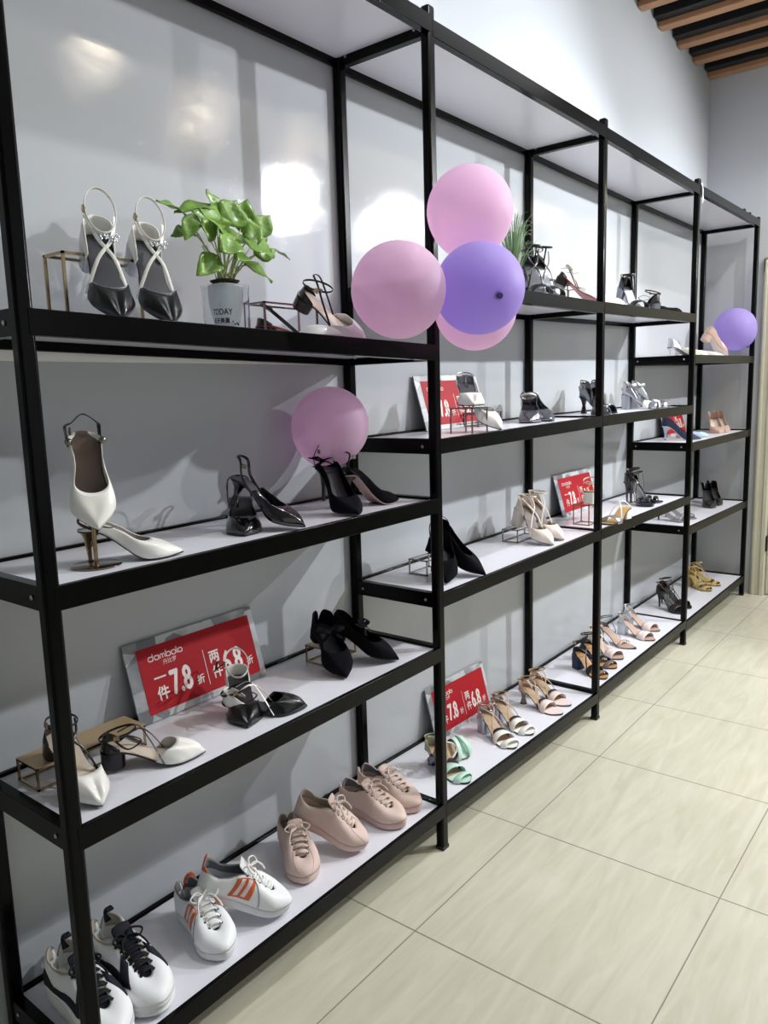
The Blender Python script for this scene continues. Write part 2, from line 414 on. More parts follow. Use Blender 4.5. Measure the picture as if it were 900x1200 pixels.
class Upper:
    """shell from the sole edge up to an opening curve"""
    def __init__(s, last, xt, xh, ctab, q0=0.0, z0=0, flare=0, round_r=.16):
        s.l, s.xt, s.xh, s.c, s.q0, s.z0, s.flare, s.rr = last, xt * last.L, xh * last.L, ctab, q0, z0, flare, round_r * last.L
    def C(s, side, t):
        L = s.l; x = s.xh + (s.xt - s.xh) * (1 + cos(PI * t)) / 2
        k = interp([(a, bb) for a, bb, c in s.c], x / L.L); h = interp([(a, c) for a, bb, c in s.c], x / L.L)
        if x > s.xt - s.rr: k *= math.sqrt(max(0, 1 - ((x - s.xt + s.rr) / s.rr) ** 2))
        w = L.w(max(x, 0)) if x > .02 * L.L else L.w(.02 * L.L) * math.sqrt(max(0, x / (.02 * L.L)))
        return Vector((x, L.yc(x) + side * w * k, L.S(x) + s.z0 + h))
    def O(s, side, t, tend=1):
        L = s.l; x = L.L * (1 + cos(PI * t)) / 2
        return Vector((x, L.yc(x) + side * L.w(x), L.S(x) + s.z0))
    def F(s, side, t, v):
        # t 0 (toe) .. 1 (heel or end of vamp)
        L = s.l
        if s.xh > .2 * L.L:   # vamp only: outline ends where the topline meets the sole
            te = math.acos(2 * s.xh / L.L - 1) / PI; o = s.O(side, t * te)
        else: o = s.O(side, t)
        c = s.C(side, t)
        q = s.q0 + (1 - s.q0) * sm(0, .3, t)
        a = v * (1 - q) + (1 - cos(v * PI / 2)) * q
        bb = (v ** .75) * (1 - q) + sin(v * PI / 2) ** .9 * q
        p = Vector((o.x + (c.x - o.x) * a, o.y + (c.y - o.y) * a, 0))
        so = L.S(p.x) + s.z0; p.z = so + (c.z - L.S(c.x) - s.z0) * bb
        if s.flare: p.y += side * s.flare * sin(v * PI) * L.w(o.x) / .04
        return p
    def shell(s, bm, nt=22, nv=8, t0=0, t1=1, v0=0, v1=1, off=0, mi=0, sides=(1, -1)):
        for sd in sides:
            def P(i, j):
                t = t0 + (t1 - t0) * i / (nt - 1); v = v0 + (v1 - v0) * j / (nv - 1)
                return s.pt(sd, t, v, off)
            grid(bm, P, nt, nv, mi)
        if len(sides) == 2: bmesh.ops.remove_doubles(bm, verts=bm.verts, dist=2e-5)
    def pt(s, sd, t, v, off=0):
        p = s.F(sd, t, v)
        if off:
            e = .01
            du = s.F(sd, min(1, t + e), v) - s.F(sd, max(0, t - e), v); dv = s.F(sd, t, min(1, v + e)) - s.F(sd, t, max(0, v - e))
            n = du.cross(dv) * sd
            if n.length > 1e-12:
                n.normalize()
                p = p + n * off
        return p
    def patch(s, bm, sd, quad, off=.0012, n=8, m=5, mi=0):
        """quad: four (t, v) corners"""
        (a, b_, c, d) = quad
        def P(i, j):
            u, w = i / (n - 1), j / (m - 1)
            t = (a[0] * (1 - u) + b_[0] * u) * (1 - w) + (d[0] * (1 - u) + c[0] * u) * w
            v = (a[1] * (1 - u) + b_[1] * u) * (1 - w) + (d[1] * (1 - u) + c[1] * u) * w
            return s.pt(sd, t, v, off)
        grid(bm, P, n, m, mi)
    def rim(s, bm, r=.0012, mi=0, t0=0, t1=1, n=24, dz=0):
        p1 = [s.C(1, t1 + (t0 - t1) * i / n) for i in range(n + 1)]; p2 = [s.C(-1, t0 + (t1 - t0) * i / n) for i in range(n + 1)]
        pts = p1 + p2[1:]
        sweep(bm, [p + Vector((0, 0, dz)) for p in pts], r, smooth=False, seg=6, mi=mi)

def heel_mesh(bm, L, kind, H, ins=.002):
    top = L.S(.02 * L.L) - .001
    def ring(cx, rx, ry, z, p=2.6, n=20, tilt=0):
        out = []
        for k in range(n):
            a = 2 * PI * k / n; c, s_ = cos(a), sin(a)
            x = abs(c) ** (2 / p) * (1 if c > 0 else -1) * rx; y = abs(s_) ** (2 / p) * (1 if s_ > 0 else -1) * ry
            out.append((cx + x, y, z + tilt * x))
        return out
    w = L.w(.1 * L.L)
    sl = (L.S(.045) - L.S(.01)) / .035
    if kind == 'block':
        loft(bm, [ring(.026, .0225, w * .86, 0, 5), ring(.026, .023, w * .88, H * .5, 5), ring(.026, .026, w * .95, top, 4, tilt=sl * .6)])
    elif kind == 'stiletto':
        loft(bm, [ring(.020, .0045, .005, 0), ring(.020, .004, .0045, .006), ring(.019, .0055, .006, H * .45), ring(.022, .012, .013, H * .8), ring(.026, .023, w * .9, top, tilt=sl * .6)])
    elif kind == 'spool':
        loft(bm, [ring(.022, .013, .014, 0, 3), ring(.022, .0115, .0125, .004, 3), ring(.022, .0065, .007, H * .45), ring(.023, .011, .012, H * .75), ring(.026, .024, w * .92, top, tilt=sl * .6)])
    elif kind == 'low':
        loft(bm, [ring(.026, .024, w * .95, 0, 3), ring(.026, .0255, w * .98, top, 3, tilt=sl * .5)])

def heeled(name, label, cat, L=.215, H=.07, toe='point', up=M_black, sole=M_darksole, ins=M_tan, heel='block', heelm=None, vamp=None, vamps=(), quarter=None,
           sling=None, straps=(), cup=None, group=None, bow=None, sock=None, plat=.0035, jewel=None, cupm=None, edge=None, insolew=.94, peep=False, cross=None):
    """heeled shoe: sole, insole, heel, closed vamp and/or strap bands, optional heel cup, sling or ankle strap.
    local origin under the heel back, +x to the toe, z=0 the ground"""
    T = thing(name, label, cat, group); La = Last(L, H, toe)
    S = La.S
    b = bmesh.new(); slab(b, La, lambda x: S(x) + .0002, lambda x: S(x) + plat, edge=.03); obj('outsole', b, sole, T)
    b = bmesh.new(); slab(b, La, lambda x: S(x) + plat - .0005, lambda x: S(x) + plat + .0016, scale=insolew, inset=.0006, x1=L * (.985 if toe != 'point' else .93))
    obj('insole', b, ins, T)
    if sock:
        b = bmesh.new(); slab(b, La, lambda x: S(x) + plat + .0012, lambda x: S(x) + plat + .0024, scale=insolew, inset=.0004, x0=.66 * L, x1=L * .99); obj('toe_sock', b, sock, T)
    b = bmesh.new(); heel_mesh(b, La, heel, H); hm = obj('heel', b, heelm or up, T, sharp=R(50))
    if heel in ('stiletto', 'spool') or heel == 'block':
        bb = bmesh.new(); xs = {'stiletto': (.0205, .0052, .0056), 'spool': (.022, .0136, .0146), 'block': (.026, .0228, La.w(.1 * L) * .87)}[heel]
        lathe(bb, [(1, -.0002), (1, .0035)], 16, (xs[0], 0, 0), sx=xs[1], sy=xs[2]); obj('heel_tip', bb, M_darksole, hm)
    if vamp:
        # (throat x, end x, throat height, side height, material)
        xt, xe, ht, hs, vm = vamp
        if cup == 'full':
            U = Upper(La, xt, .015, [(.015, 1, quarter[0]), (.1, 1, quarter[0] * .95), (.3, .96, quarter[1]), (.5, .93, hs), (xt - .14, .9, hs), (xt, .8, ht)], q0=.0 if toe == 'point' else .8, z0=plat)
        else:
            U = Upper(La, xt, xe, [(xe, 1, .0006), (xe + .05, .97, hs * .55), ((xe + xt) / 2, .92, hs), (xt, .8, ht)], q0=.0 if toe == 'point' else .85, z0=plat)
        b = bmesh.new(); U.shell(b, 26, 9)
        v = obj('vamp' if cup != 'full' else 'upper', b, vm or up, T, solid=.0016, sharp=R(60))
        if edge:
            b = bmesh.new(); U.rim(b, .0011, t1=.98); obj('topline_piping', b, edge, v)
    for (xa, xb, h, skew, m_) in vamps:
        b = bmesh.new()
        def P(i, j):
            th = PI * i / 16; u = j / 4; x = L * (xa + (xb - xa) * u) + skew * cos(th); w = La.w(x) * 1.03 + .001
            return (x, La.yc(x) + w * cos(th), S(x) + plat * .6 + (h - .006 * abs(u - .5)) * sin(th) ** .8)
        grid(b, P, 17, 5); obj('strap_band', b, m_ or up, T, solid=.0022)
    if cup and cup != 'full':
        # heel cup: height, forward extent
        hh, xf = cup
        b = bmesh.new()
        def P(i, j):
            ph = -1 + 2 * i / 20; x = L * (xf * abs(ph) ** 1.6 + .012); s_ = 1 if ph > 0 else -1; w = La.w(x)
            if abs(ph) < .35: w = La.w(x) * (abs(ph) / .35) ** .6 if abs(ph) < .35 else w
            v = j / 5; hgt = hh * (1 - .75 * abs(ph) ** 2.2)
            return (x + .004 * v * (1 - abs(ph)), s_ * w * (1 - .1 * v * v), S(x) + plat * .5 + hgt * v)
        grid(b, P, 21, 6); obj('heel_counter', b, cupm or up, T, solid=.0018)
    cz = S(0) + plat
    if sling:
        # (anchor x, back height, width, material, lean)
        ax, hz, wd, m_, lean = sling
        xa = ax * L; wa = La.w(xa); za = S(xa) + plat + .002
        pts = [(xa, wa, za), (xa - .035, wa * .98 + .002, za + (cz + hz - za) * .45), (.02 + lean, .024, cz + hz * .95), (.002 + lean, 0, cz + hz + .004), (.02 + lean, -.024, cz + hz * .95), (xa - .035, -wa * .98 - .002, za + (cz + hz - za) * .45), (xa, -wa, za)]
        b = bmesh.new(); sweep(b, pts, wd, .002, centre=(.05, 0, cz + hz * .4), n=7); sl_ = obj('sling_strap', b, m_ or up, T)
        b = bmesh.new(); p = Vector(pts[4]); box(b, p.x + .006, p.x + .018, p.y - .0045, p.y - .001, p.z - .014, p.z - .003); obj('buckle', b, M_steel, sl_, bevel=.001)
    for (kind, hz, wd, m_, xo) in straps:
        if kind in ('ankle', 'ankle_up'):
            tl = .010 if kind == 'ankle' else -.026
            b = bmesh.new(); pts = [(.036 + xo + .037 * cos(a) , .0285 * sin(a), cz + hz + tl * cos(a)) for a in [2 * PI * k / 12 for k in range(12)]]
            sweep(b, pts, wd, .002, centre=(.036 + xo, 0, cz + hz), n=4, closed=True); a_ = obj('ankle_strap', b, m_ or up, T)
            b = bmesh.new(); box(b, .03 + xo, .042 + xo, -.033, -.0285, cz + hz - .006, cz + hz + .006); obj('buckle', b, M_gold, a_, bevel=.001)
            # uprights joining the ankle strap to the heel seat
        if kind == 'post':
            for s_ in (1, -1):
                b = bmesh.new()
                sweep(b, [(.03, s_ * .0245, cz - .002), (.022, s_ * .027, cz + hz * .5), (.018 + xo, s_ * .0265, cz + hz)], wd, .002, centre=(.04, 0, cz + hz * .4))
                obj('side_strap', b, m_ or up, T)
        if kind == 'cross':   # straps from the ball across the instep up to the ankle
            b = bmesh.new()
            for s_ in (1, -1):
                xa = L * .6
                sweep(b, [(xa, s_ * La.w(xa), S(xa) + plat), (xa - .03, s_ * .016, S(xa - .03) + .045), (xa - .055, -s_ * .012, S(xa - .055) + .055), (.035 + xo, -s_ * .028, cz + hz)], wd, .0018, centre=(.05, 0, cz))
            obj('crossed_strap', b, m_ or up, T)
        if kind == 'tbar':
            b = bmesh.new(); xa = L * .6
            sweep(b, [(xa, 0, S(xa) + .034), (xa - .03, 0, S(xa - .03) + .042), (.10, 0, S(.1) + .05), (.074 + xo, 0, cz + hz + .005)], wd, .002, up=(0, 0, 1)); obj('instep_strap', b, m_ or up, T)
        if kind == 'tail':    # loose strap end hanging to the side
            b = bmesh.new()
            sweep(b, [(.04 + xo, -.028, cz + hz), (.06 + xo, -.048, cz + hz + .012), (.085 + xo, -.055, cz + hz + .002), (.06 + xo, -.06, cz + hz - .012), (.035 + xo, -.034, cz + hz - .005)], wd, .0018, up=(0, 0, 1)); obj('loose_strap', b, m_ or up, T)
    if bow:
        bm_, bx, bz = bow
        b = bmesh.new(); c = Vector((bx * L, 0, S(bx * L) + bz))
        for s_ in (1, -1):
            sweep(b, [c, c + Vector((.012, s_ * .016, .012)), c + Vector((0, s_ * .036, .010)), c + Vector((-.012, s_ * .018, .004)), c], .014, .002, up=(.3, 0, 1))
            sweep(b, [c, c + Vector((.012, s_ * .012, -.002)), c + Vector((.022, s_ * .03, -.012))], .009, .0016, up=(.2, 0, 1))
        lathe(b, [(.002, -.006), (.007, -.003), (.007, .003), (.002, .006)], 12, c); obj('bow', b, bm_, T)
    if jewel:
        b = bmesh.new(); rnd = random.Random(7)
        for jx, jy, jz, r, nn in jewel:
            for k in range(nn):
                a = rnd.random() * 2 * PI; q = r * math.sqrt(rnd.random()); c = (jx + q * cos(a) * .7, jy + q * sin(a), S(max(0, jx)) + jz + rnd.uniform(-.003, .003)); e = .0028
                lathe(b, [(.0004, -e), (e, 0), (.0004, e)], 5, c)
        obj('crystal_ornament', b, M_glit, T, smooth=False)
    T['_dim'] = (L, H)
    return T

def sneaker(name, label, up, sole, lining, lace, L=.245, toe='sneak', style='plain', group=None, edge=None):
    T = thing(name, label, 'sneaker', group); ch = toe == 'chunk'
    La = Last(L, .006 if not ch else .014, toe, spring=.006)
    th = .024 if not ch else .03
    S = La.S
    b = bmesh.new()
    n = 44; rings = []
    prof = [(.93, 0), (.98, .004), (1.0, th * .45), (.985, th * .8), (.955, th)] if not ch else [(.9, 0), (.99, .004), (1.04, th * .3), (.985, th * .5), (1.05, th * .75), (1.0, th * 1.0), (.96, th * 1.08)]
    def outl(k, f, z):
        a = 2 * PI * k / n; t = 1 - abs(1 - a / PI) if a <= 2 * PI else 0
        sd = 1 if a <= PI else -1; x = L * (1 + cos(a)) / 2
        w = La.w(x)
        cx = L / 2
        return (cx + (x - cx) * (1 - (1 - f) * .45), La.yc(x) + sd * w * f * (1 if 0 < k < n else 0), (S(x) - S(.7 * L) if z > 0 else max(0, S(x) - S(.7 * L)) * (0 if x < L / 2 else 1)) + z + (.006 * sm(.3, 0, x / L) * (z / th) if ch else 0))
    for f, z in prof: rings.append([outl(k, f, z) for k in range(n)])
    loft(b, rings); so = obj('sole', b, sole, T, sharp=R(50))
    if not ch:
        b = bmesh.new(); pts = [Vector(outl(k, 1.004, th * .74)) for k in range(n)]
        sweep(b, pts, .0009, smooth=False, closed=True, seg=5); obj('sole_line', b, edge or sole, so)
    z0 = th - .002
    ct = [(.02, .92, .058), (.08, .88, .050), (.18, .84, .040), (.30, .80, .046), (.40, .62, .058), (.46, .46, .060), (.58, .36, .049), (.72, .28, .034), (.80, .24, .026)] if not ch else \
         [(.02, .85, .072), (.08, .82, .064), (.18, .76, .050), (.30, .70, .054), (.40, .55, .066), (.46, .42, .066), (.58, .32, .055), (.70, .26, .040), (.79, .22, .030)]
    U = Upper(La, .79 if not ch else .78, .02, ct, q0=.85, z0=z0, flare=.0015, round_r=.05)
    b = bmesh.new(); U.shell(b, 34, 11); upo = obj('upper', b, up, T, solid=.003, sharp=R(60))
    b = bmesh.new()
    for sd in (1, -1): grid(b, lambda i, j: U.F(sd, .3 + .7 * i / 19, .35 + .63 * j / 5) * 1.0 - Vector((0, sd * .0035, .0)), 20, 6)
    obj('lining', b, lining, T, solid=.001)
    b = bmesh.new(); slab(b, La, lambda x: z0 + S(x) + .001, lambda x: z0 + S(x) + .006, scale=.9, x1=.8 * L); obj('insole', b, lining, T)
    b = bmesh.new(); U.rim(b, .0024 if not ch else .0034, t0=.3, n=26); obj('collar', b, lining if style != 'blush' else M_blush, T)
    # tongue
    b = bmesh.new(); hx = [(.77, .030), (.6, .050), (.5, .062), (.42, .074), (.36, .086)] if not ch else [(.76, .034), (.6, .054), (.5, .068), (.4, .08), (.33, .096)]
    def P(i, j):
        f, h = hx[i]; x = f * L; w = .017 + .006 * i / 4; th_ = -1 + j / 3
        return (x, La.yc(x) + w * th_, S(x) + z0 + h - .005 * th_ * th_ - .001)
    grid(b, P, 5, 7); obj('tongue', b, up if style != 'chunk' else M_ink, T, solid=.004, sub=1)
    # laces and eyelets
    b = bmesh.new(); e = bmesh.new(); nl = 5 if not ch else 6
    for k in range(nl):
        f = .72 - .066 * k if not ch else .72 - .06 * k
        t = math.acos(max(-1, min(1, 2 * (f * L - U.xh) / (U.xt - U.xh) - 1))) / PI
        pl, pr = U.pt(1, t, .90, .0015), U.pt(-1, t, .90, .0015)
        mz = max(pl.z, pr.z) + .008
        ws = .0032 if not ch else .0045
        for off, q1, q2 in ((0, pl, pr), (.009, pl, pr)):
            if off and k == nl - 1: continue
            q2b = Vector((q2.x - off, q2.y, q2.z + off * .5)); c = (q1 + q2b) / 2; c.z = mz + .001
            sweep(b, [q1, Vector((q1.x * .65 + c.x * .35, q1.y * .65 + c.y * .35, c.z - .0015)), c, Vector((q2b.x * .65 + c.x * .35, q2b.y * .65 + c.y * .35, c.z - .0015)), q2b], ws * 1.7, .0016, up=(.25, 0, 1), n=3)
        for q in (pl, pr):
            lathe(e, [(.0012, -.0006), (.0032, -.0006), (.0034, .0010), (.0022, .0016), (.0012, .0008)], 10, q)
    k = nl - 1; c = (pl + pr) / 2; c.z = mz + .004
    for sd in (1, -1):
        sweep(b, [c, c + Vector((-.006, sd * .014, .010)), c + Vector((.006, sd * .034, .006)), c + Vector((.016, sd * .022, .000)), c], .0022, seg=6, n=6)
        sweep(b, [c, c + Vector((.012, sd * .016, .004)), c + Vector((.03, sd * .026, -.006)), c + Vector((.04, sd * .03, -.018))], .0022, seg=6, n=5)
    obj('laces', b, lace, T); obj('eyelets', e, M_eye if style != 'white' else M_ink, T)
    if style == 'white':
        for sd in (1, -1):
            b = bmesh.new(); U.patch(b, sd, ((.47, .10), (.62, .10), (.54, .80), (.40, .80)), .0022)
            so2 = obj('side_stripe', b, M_orange, T, solid=.001)
            for fa, fb in ((.22, .42), (.58, .78)):
                b = bmesh.new(); U.patch(b, sd, ((.47 + .15 * fa, .16), (.47 + .15 * fb, .16), (.40 + .14 * fb, .74), (.40 + .14 * fa, .74)), .0032)
                obj('stripe_inlay', b, M_pinkl, so2, solid=.0006)
        b = bmesh.new()
        for sd in (1, -1): U.patch(b, sd, ((.84, .80), (1, .50), (1, 1), (.84, 1)), .0024)
        p = U.C(1, 1)
        sweep(b, [p + Vector((-.003, 0, -.024)), p + Vector((-.0035, 0, -.008)), p + Vector((-.001, 0, .010))], [.030] * 6 + [.028, .026, .022, .016, .01], .003, up=(-1, 0, .2))
        obj('heel_tab', b, M_orange, T, solid=.001)
        b = bmesh.new()
        for sd in (1, -1):
            pts = [U.pt(sd, .40, .02 + .96 * k / 8, .002) for k in range(9)]; sweep(b, pts, .0012, smooth=False, seg=5)
        obj('vamp_seam', b, M_grey, T)
    if style == 'chunk':
        for sd in (1, -1):
            b = bmesh.new(); U.patch(b, sd, ((.275, .42), (.385, .30), (.43, .86), (.345, .86)), .0022)
            obj('toe_overlay', b, M_ink, T, solid=.0012)
            b = bmesh.new()
            U.patch(b, sd, ((.385, .30), (.66, .16), (.66, .34), (.40, .50)), .0022)
            U.patch(b, sd, ((.66, .16), (.82, .12), (.78, .60), (.66, .34)), .0022)
            bmesh.ops.remove_doubles(b, verts=b.verts, dist=.0008)
            obj('side_overlay', b, M_ink, T, solid=.0012)
        b = bmesh.new()
        for sd in (1, -1): U.patch(b, sd, ((.93, .3), (1, .3), (1, 1), (.9, 1)), .0024)
        p = U.C(1, 1)
        sweep(b, [p + Vector((.002, 0, -.02)), p + Vector((-.001, 0, .0)), p + Vector((.006, 0, .014)), p + Vector((.016, 0, .012))], .016, .005, up=(-1, 0, .2))
        obj('heel_tab', b, M_ink, T, solid=.001)
    if style in ('canvas', 'blush'):
        b = bmesh.new()
        if style == 'canvas':
            pts = [U.pt(1, .30, .02 + .97 * k / 10, .0018) for k in range(11)] + [U.pt(-1, .30, .99 - .97 * k / 10, .0018) for k in range(11)]
            pts = [p for p in pts]
            sweep(b, [U.pt(1, .1 + .2 * k / 8, .15 + .82 * (k / 8), .002) for k in range(9)], .0009, smooth=False, seg=5)
            sweep(b, [U.pt(-1, .1 + .2 * k / 8, .15 + .82 * (k / 8), .002) for k in range(9)], .0009, smooth=False, seg=5)
        else:
            for sd in (1, -1): sweep(b, [U.pt(sd, .36 + .07 * k / 8, .98 - .95 * k / 8, .002) for k in range(9)], .0010, smooth=False, seg=5)
        obj('seam', b, M_blushs, T)
        if style == 'blush':
            b = bmesh.new(); U.rim(b, .0013, t0=.62, n=16, dz=-.004); obj('dark_piping', b, M_ink, T)
    T['_dim'] = (L, 0.0)
    return T

# ------------------------------------------------------------------ placing
def place(o, toe, yaw, pitch=0, roll=0, z=0):
    """toe tip ground point goes to toe (x, y, z); yaw in degrees is the way the toe points; pitch lifts the heel"""
    L = o['_dim'][0]
    Rm = Matrix.Rotation(R(yaw), 4, 'Z') @ Matrix.Rotation(R(pitch), 4, 'Y') @ Matrix.Rotation(R(roll), 4, 'X')
    off = Rm @ Vector((L, 0, 0)); o.matrix_world = Matrix.Translation(Vector(toe) - off) @ Rm
    return o
def lean(o, toe, seat, roll=0):
    """toe tip at toe, heel seat (back of the insole) at seat"""
    L, H = o['_dim']; v = Vector(seat) - Vector(toe); h = math.hypot(v.x, v.y)
    return place(o, toe, math.degrees(math.atan2(-v.y, -v.x)), math.degrees(math.atan2(v.z, h) - math.atan2(H, L)), roll)
def stand(o, bay, lev, toe, yaw, pitch=0, roll=0, dz=0):
    return place(o, (toe[0], toe[1], sz(bay, lev, toe[0]) + .0006 + dz), yaw, pitch, roll)
def ln(o, bay, lev, toe, seat, roll=0, dz=0):
    return lean(o, (toe[0], toe[1], sz(bay, lev, toe[0]) + .0008 + dz), seat, roll)

def riser(label, bay, lev, x0, x1, y0, y1, h, top=None, wire=M_gold, r=.0026, group=None, feet=False):
    """wire display riser: four legs, rails, optional metal plate on top"""
    z = sz(bay, lev, (x0 + x1) / 2)
    T = thing('display_riser', label, 'display stand', group, ((x0 + x1) / 2, (y0 + y1) / 2, z))
    w, d = (x1 - x0) / 2, (y1 - y0) / 2
    P = [(-w, -d), (w, -d), (w, d), (-w, d)]
    for x, y in P:
        b = bmesh.new(); box(b, x - r, x + r, y - r, y + r, 0, h); obj('leg', b, wire, T, smooth=False)
    b = bmesh.new()
    for i in range(4):
        (xa, ya), (xb, yb) = P[i], P[(i + 1) % 4]
        box(b, min(xa, xb) - r, max(xa, xb) + r, min(ya, yb) - r, max(ya, yb) + r, h - 2 * r, h)
    obj('top_rail', b, wire, T, smooth=False)
    b = bmesh.new()
    if feet:
        for i in range(4):
            (xa, ya), (xb, yb) = P[i], P[(i + 1) % 4]
            if i in (0, 2): box(b, min(xa, xb) - r, max(xa, xb) + r, min(ya, yb) - r, max(ya, yb) + r, 0, 2 * r)
            else: box(b, min(xa, xb) - r, max(xa, xb) + r, min(ya, yb) - r, max(ya, yb) + r, 0, 2 * r)
        obj('base_rail', b, wire, T, smooth=False)
    else:
        b.free()
    if top:
        b = bmesh.new(); box(b, -w - r, w + r, -d - r, d + r, h, h + .0015); obj('top_plate', b, top, T, smooth=False)
    return T

# ------------------------------------------------------------------ price signs
def letters(bm):
    """'dambolo' in thin rounded strokes; x advance in units of x-height"""
    x = 0; st = []
    def rr(x0, x1, y0, y1, r=.28):
        pts = []
        for cx, cy, a0 in ((x1 - r, y1 - r, 0), (x0 + r, y1 - r, 90), (x0 + r, y0 + r, 180), (x1 - r, y0 + r, 270)):
            for k in range(4): a = R(a0 + 30 * k); pts.append((cx + r * cos(a), cy + r * sin(a)))
        return pts + [pts[0]]
    st += [rr(0, 1.15, 0, .9), [(1.15, .1), (1.15, 1.45)]]
    st += [rr(1.55, 2.6, 0, .85), [(2.6, .85), (2.6, 0)]]
    st += [[(2.95, 0), (2.95, .62), (3.1, .85), (3.42, .85), (3.55, .62), (3.55, 0)], [(3.55, .62), (3.7, .85), (4.0, .85), (4.15, .62), (4.15, 0)]]
    st += [[(4.5, 1.45), (4.5, 0)], rr(4.5, 5.55, 0, .85)]
    st += [rr(5.85, 6.9, 0, .85)]
    st += [[(7.2, 1.45), (7.2, .2), (7.4, 0)]]
    st += [rr(7.55, 8.6, 0, .85)]
    return st
def text_mesh(body, size, name):
    cu = bpy.data.curves.new(name, 'FONT'); cu.body = body; cu.size = size; cu.extrude = 0; cu.resolution_u = 3
    o = bpy.data.objects.new(name, cu); COL.objects.link(o)
    bpy.context.view_layer.update()
    me = bpy.data.meshes.new_from_object(o.evaluated_get(bpy.context.evaluated_depsgraph_get()))
    bpy.data.objects.remove(o)
    return me
def add_text(bm, body, x, y, size, sx=1, bold=0):
    me = text_mesh(body, size, 'tmp'); t = bmesh.new(); t.from_mesh(me); bpy.data.meshes.remove(me)
    if t.verts:
        mnx = min(v.co.x for v in t.verts)
        for ox, oy in (((0, 0),) if not bold else ((-bold, 0), (bold, 0), (0, bold), (0, -bold))):
            for v in t.verts: pass
            mp = {}
            for v in t.verts: mp[v.index] = bm.verts.new((x + (v.co.x - mnx) * sx + ox, y + v.co.y + oy, 0 + abs(ox) * .02 + (.00002 if oy else 0)))
            for f in t.faces:
                try: bm.faces.new([mp[v.index] for v in f.verts])
                except ValueError: pass
    t.free()
SIGN = None
SW, SHh = .402, .195
def make_sign(label):
    T = thing('price_sign', label, 'sign', 'price signs')
    # local: x to the right, y up along the sign, z out of its face
    b = bmesh.new(); box(b, 0, SW, 0, SHh, -.004, 0); obj('board', b, M_marble, T, smooth=False, bevel=.001)
    b = bmesh.new(); box(b, .032, SW - .018, .017, SHh - .020, 0, .0008); red = obj('red_face', b, M_signred, T, smooth=False)
    b = bmesh.new(); u = .0115
    for st in letters(b):
        pts = [(.060 + p[0] * u, .140 + p[1] * u, .0013) for p in st]
        if len(pts) < 3: sweep(b, pts, .0022, .0006, up=(0, 0, 1), smooth=False)
        else: sweep(b, pts, .0022, .0006, up=(0, 0, 1), smooth=False)
    add = bmesh.new(); add_text(add, '丹比罗', .098, .124, .0135)
    add_text(add, '一', .064, .083, .036, 1.0, .0006); add_text(add, '件', .064, .045, .036, 1.0, .0009)
    add_text(add, '7.8', .108, .046, .083, .62, .0022)
    add_text(add, '折', .182, .048, .024, 1, .0006)
    add_text(add, '两', .232, .088, .034, 1, .0009); add_text(add, '件', .232, .048, .034, 1, .0009)
    add_text(add, '6.8', .272, .046, .083, .62, .0022)
    add_text(add, '折', .346, .048, .024, 1, .0006)
    box(add, .2155, .2172, .035, .125, 0, .0002)
    for v in add.verts: v.co.z += .0013
    obj('sign_logo', b, M_signwhite, red, smooth=False); obj('sign_lettering', add, M_signwhite, red, smooth=False, norm=False)
    return T
def place_sign(o, x, yb, yt, z, xr=0):
    a = math.atan2(math.sqrt(max(1e-6, SHh ** 2 - (yt - yb) ** 2)), yt - yb)   # lean angle from horizontal
    o.matrix_world = Matrix.Translation((x, yb, z)) @ Matrix.Rotation(R(xr), 4, 'Y') @ Matrix.Rotation(a, 4, 'X')
sg = make_sign('red and marble price sign on the third shelf of the nearest bay, fully in view'); place_sign(sg, .178, -.060, -.004 - .004, sz(1, 'C', .35) + .001, -.5)
for lab, x, bay, lev, xr in (('red price sign behind the white shoe on the tall wire riser', 1.362, 2, 'B', -.8), ('red price sign on the third shelf behind a white sandal on a riser', 2.425, 3, 'C', 0),
                         ('red price sign on the bottom shelf above the mint green sandals', 1.385, 2, 'D', 1.2), ('dark red price sign behind the navy pump in the far bay', 3.79, 4, 'B', 0)):
    s2 = dup(sg, lab, 'price signs'); place_sign(s2, x, -.062, -.009, sz(bay, lev, x) + .0012, xr)

# ------------------------------------------------------------------ bay 1, upper shelf
riser('long thin brass wire riser behind the black and white slingbacks', 1, 'A', .012, .222, -.19, -.125, .14)
a = heeled('slingback_heel', 'black pointed heel with white straps and a crystal ornament, left of its pair', 'shoe', H=.055, L=.225, up=M_black, heel='block', heelm=M_silver, ins=M_dkins, vamp=(.70, .52, .028, .026, M_black),
           edge=M_silver, cup=(.045, .30), cupm=M_white, straps=(('ankle_up', .066, .007, M_white, 0), ('cross', .055, .007, M_white, 0)), jewel=((.075, .01, .055, .02, 40),), group='black and white slingback pair')
ln(a, 1, 'A', (.052, -.30), (.098, -.15, 1.735))
a2 = dup(a, 'black pointed heel with white straps, right one of the pair beside the glass plant jar'); ln(a2, 1, 'A', (.166, -.30), (.200, -.15, 1.742))
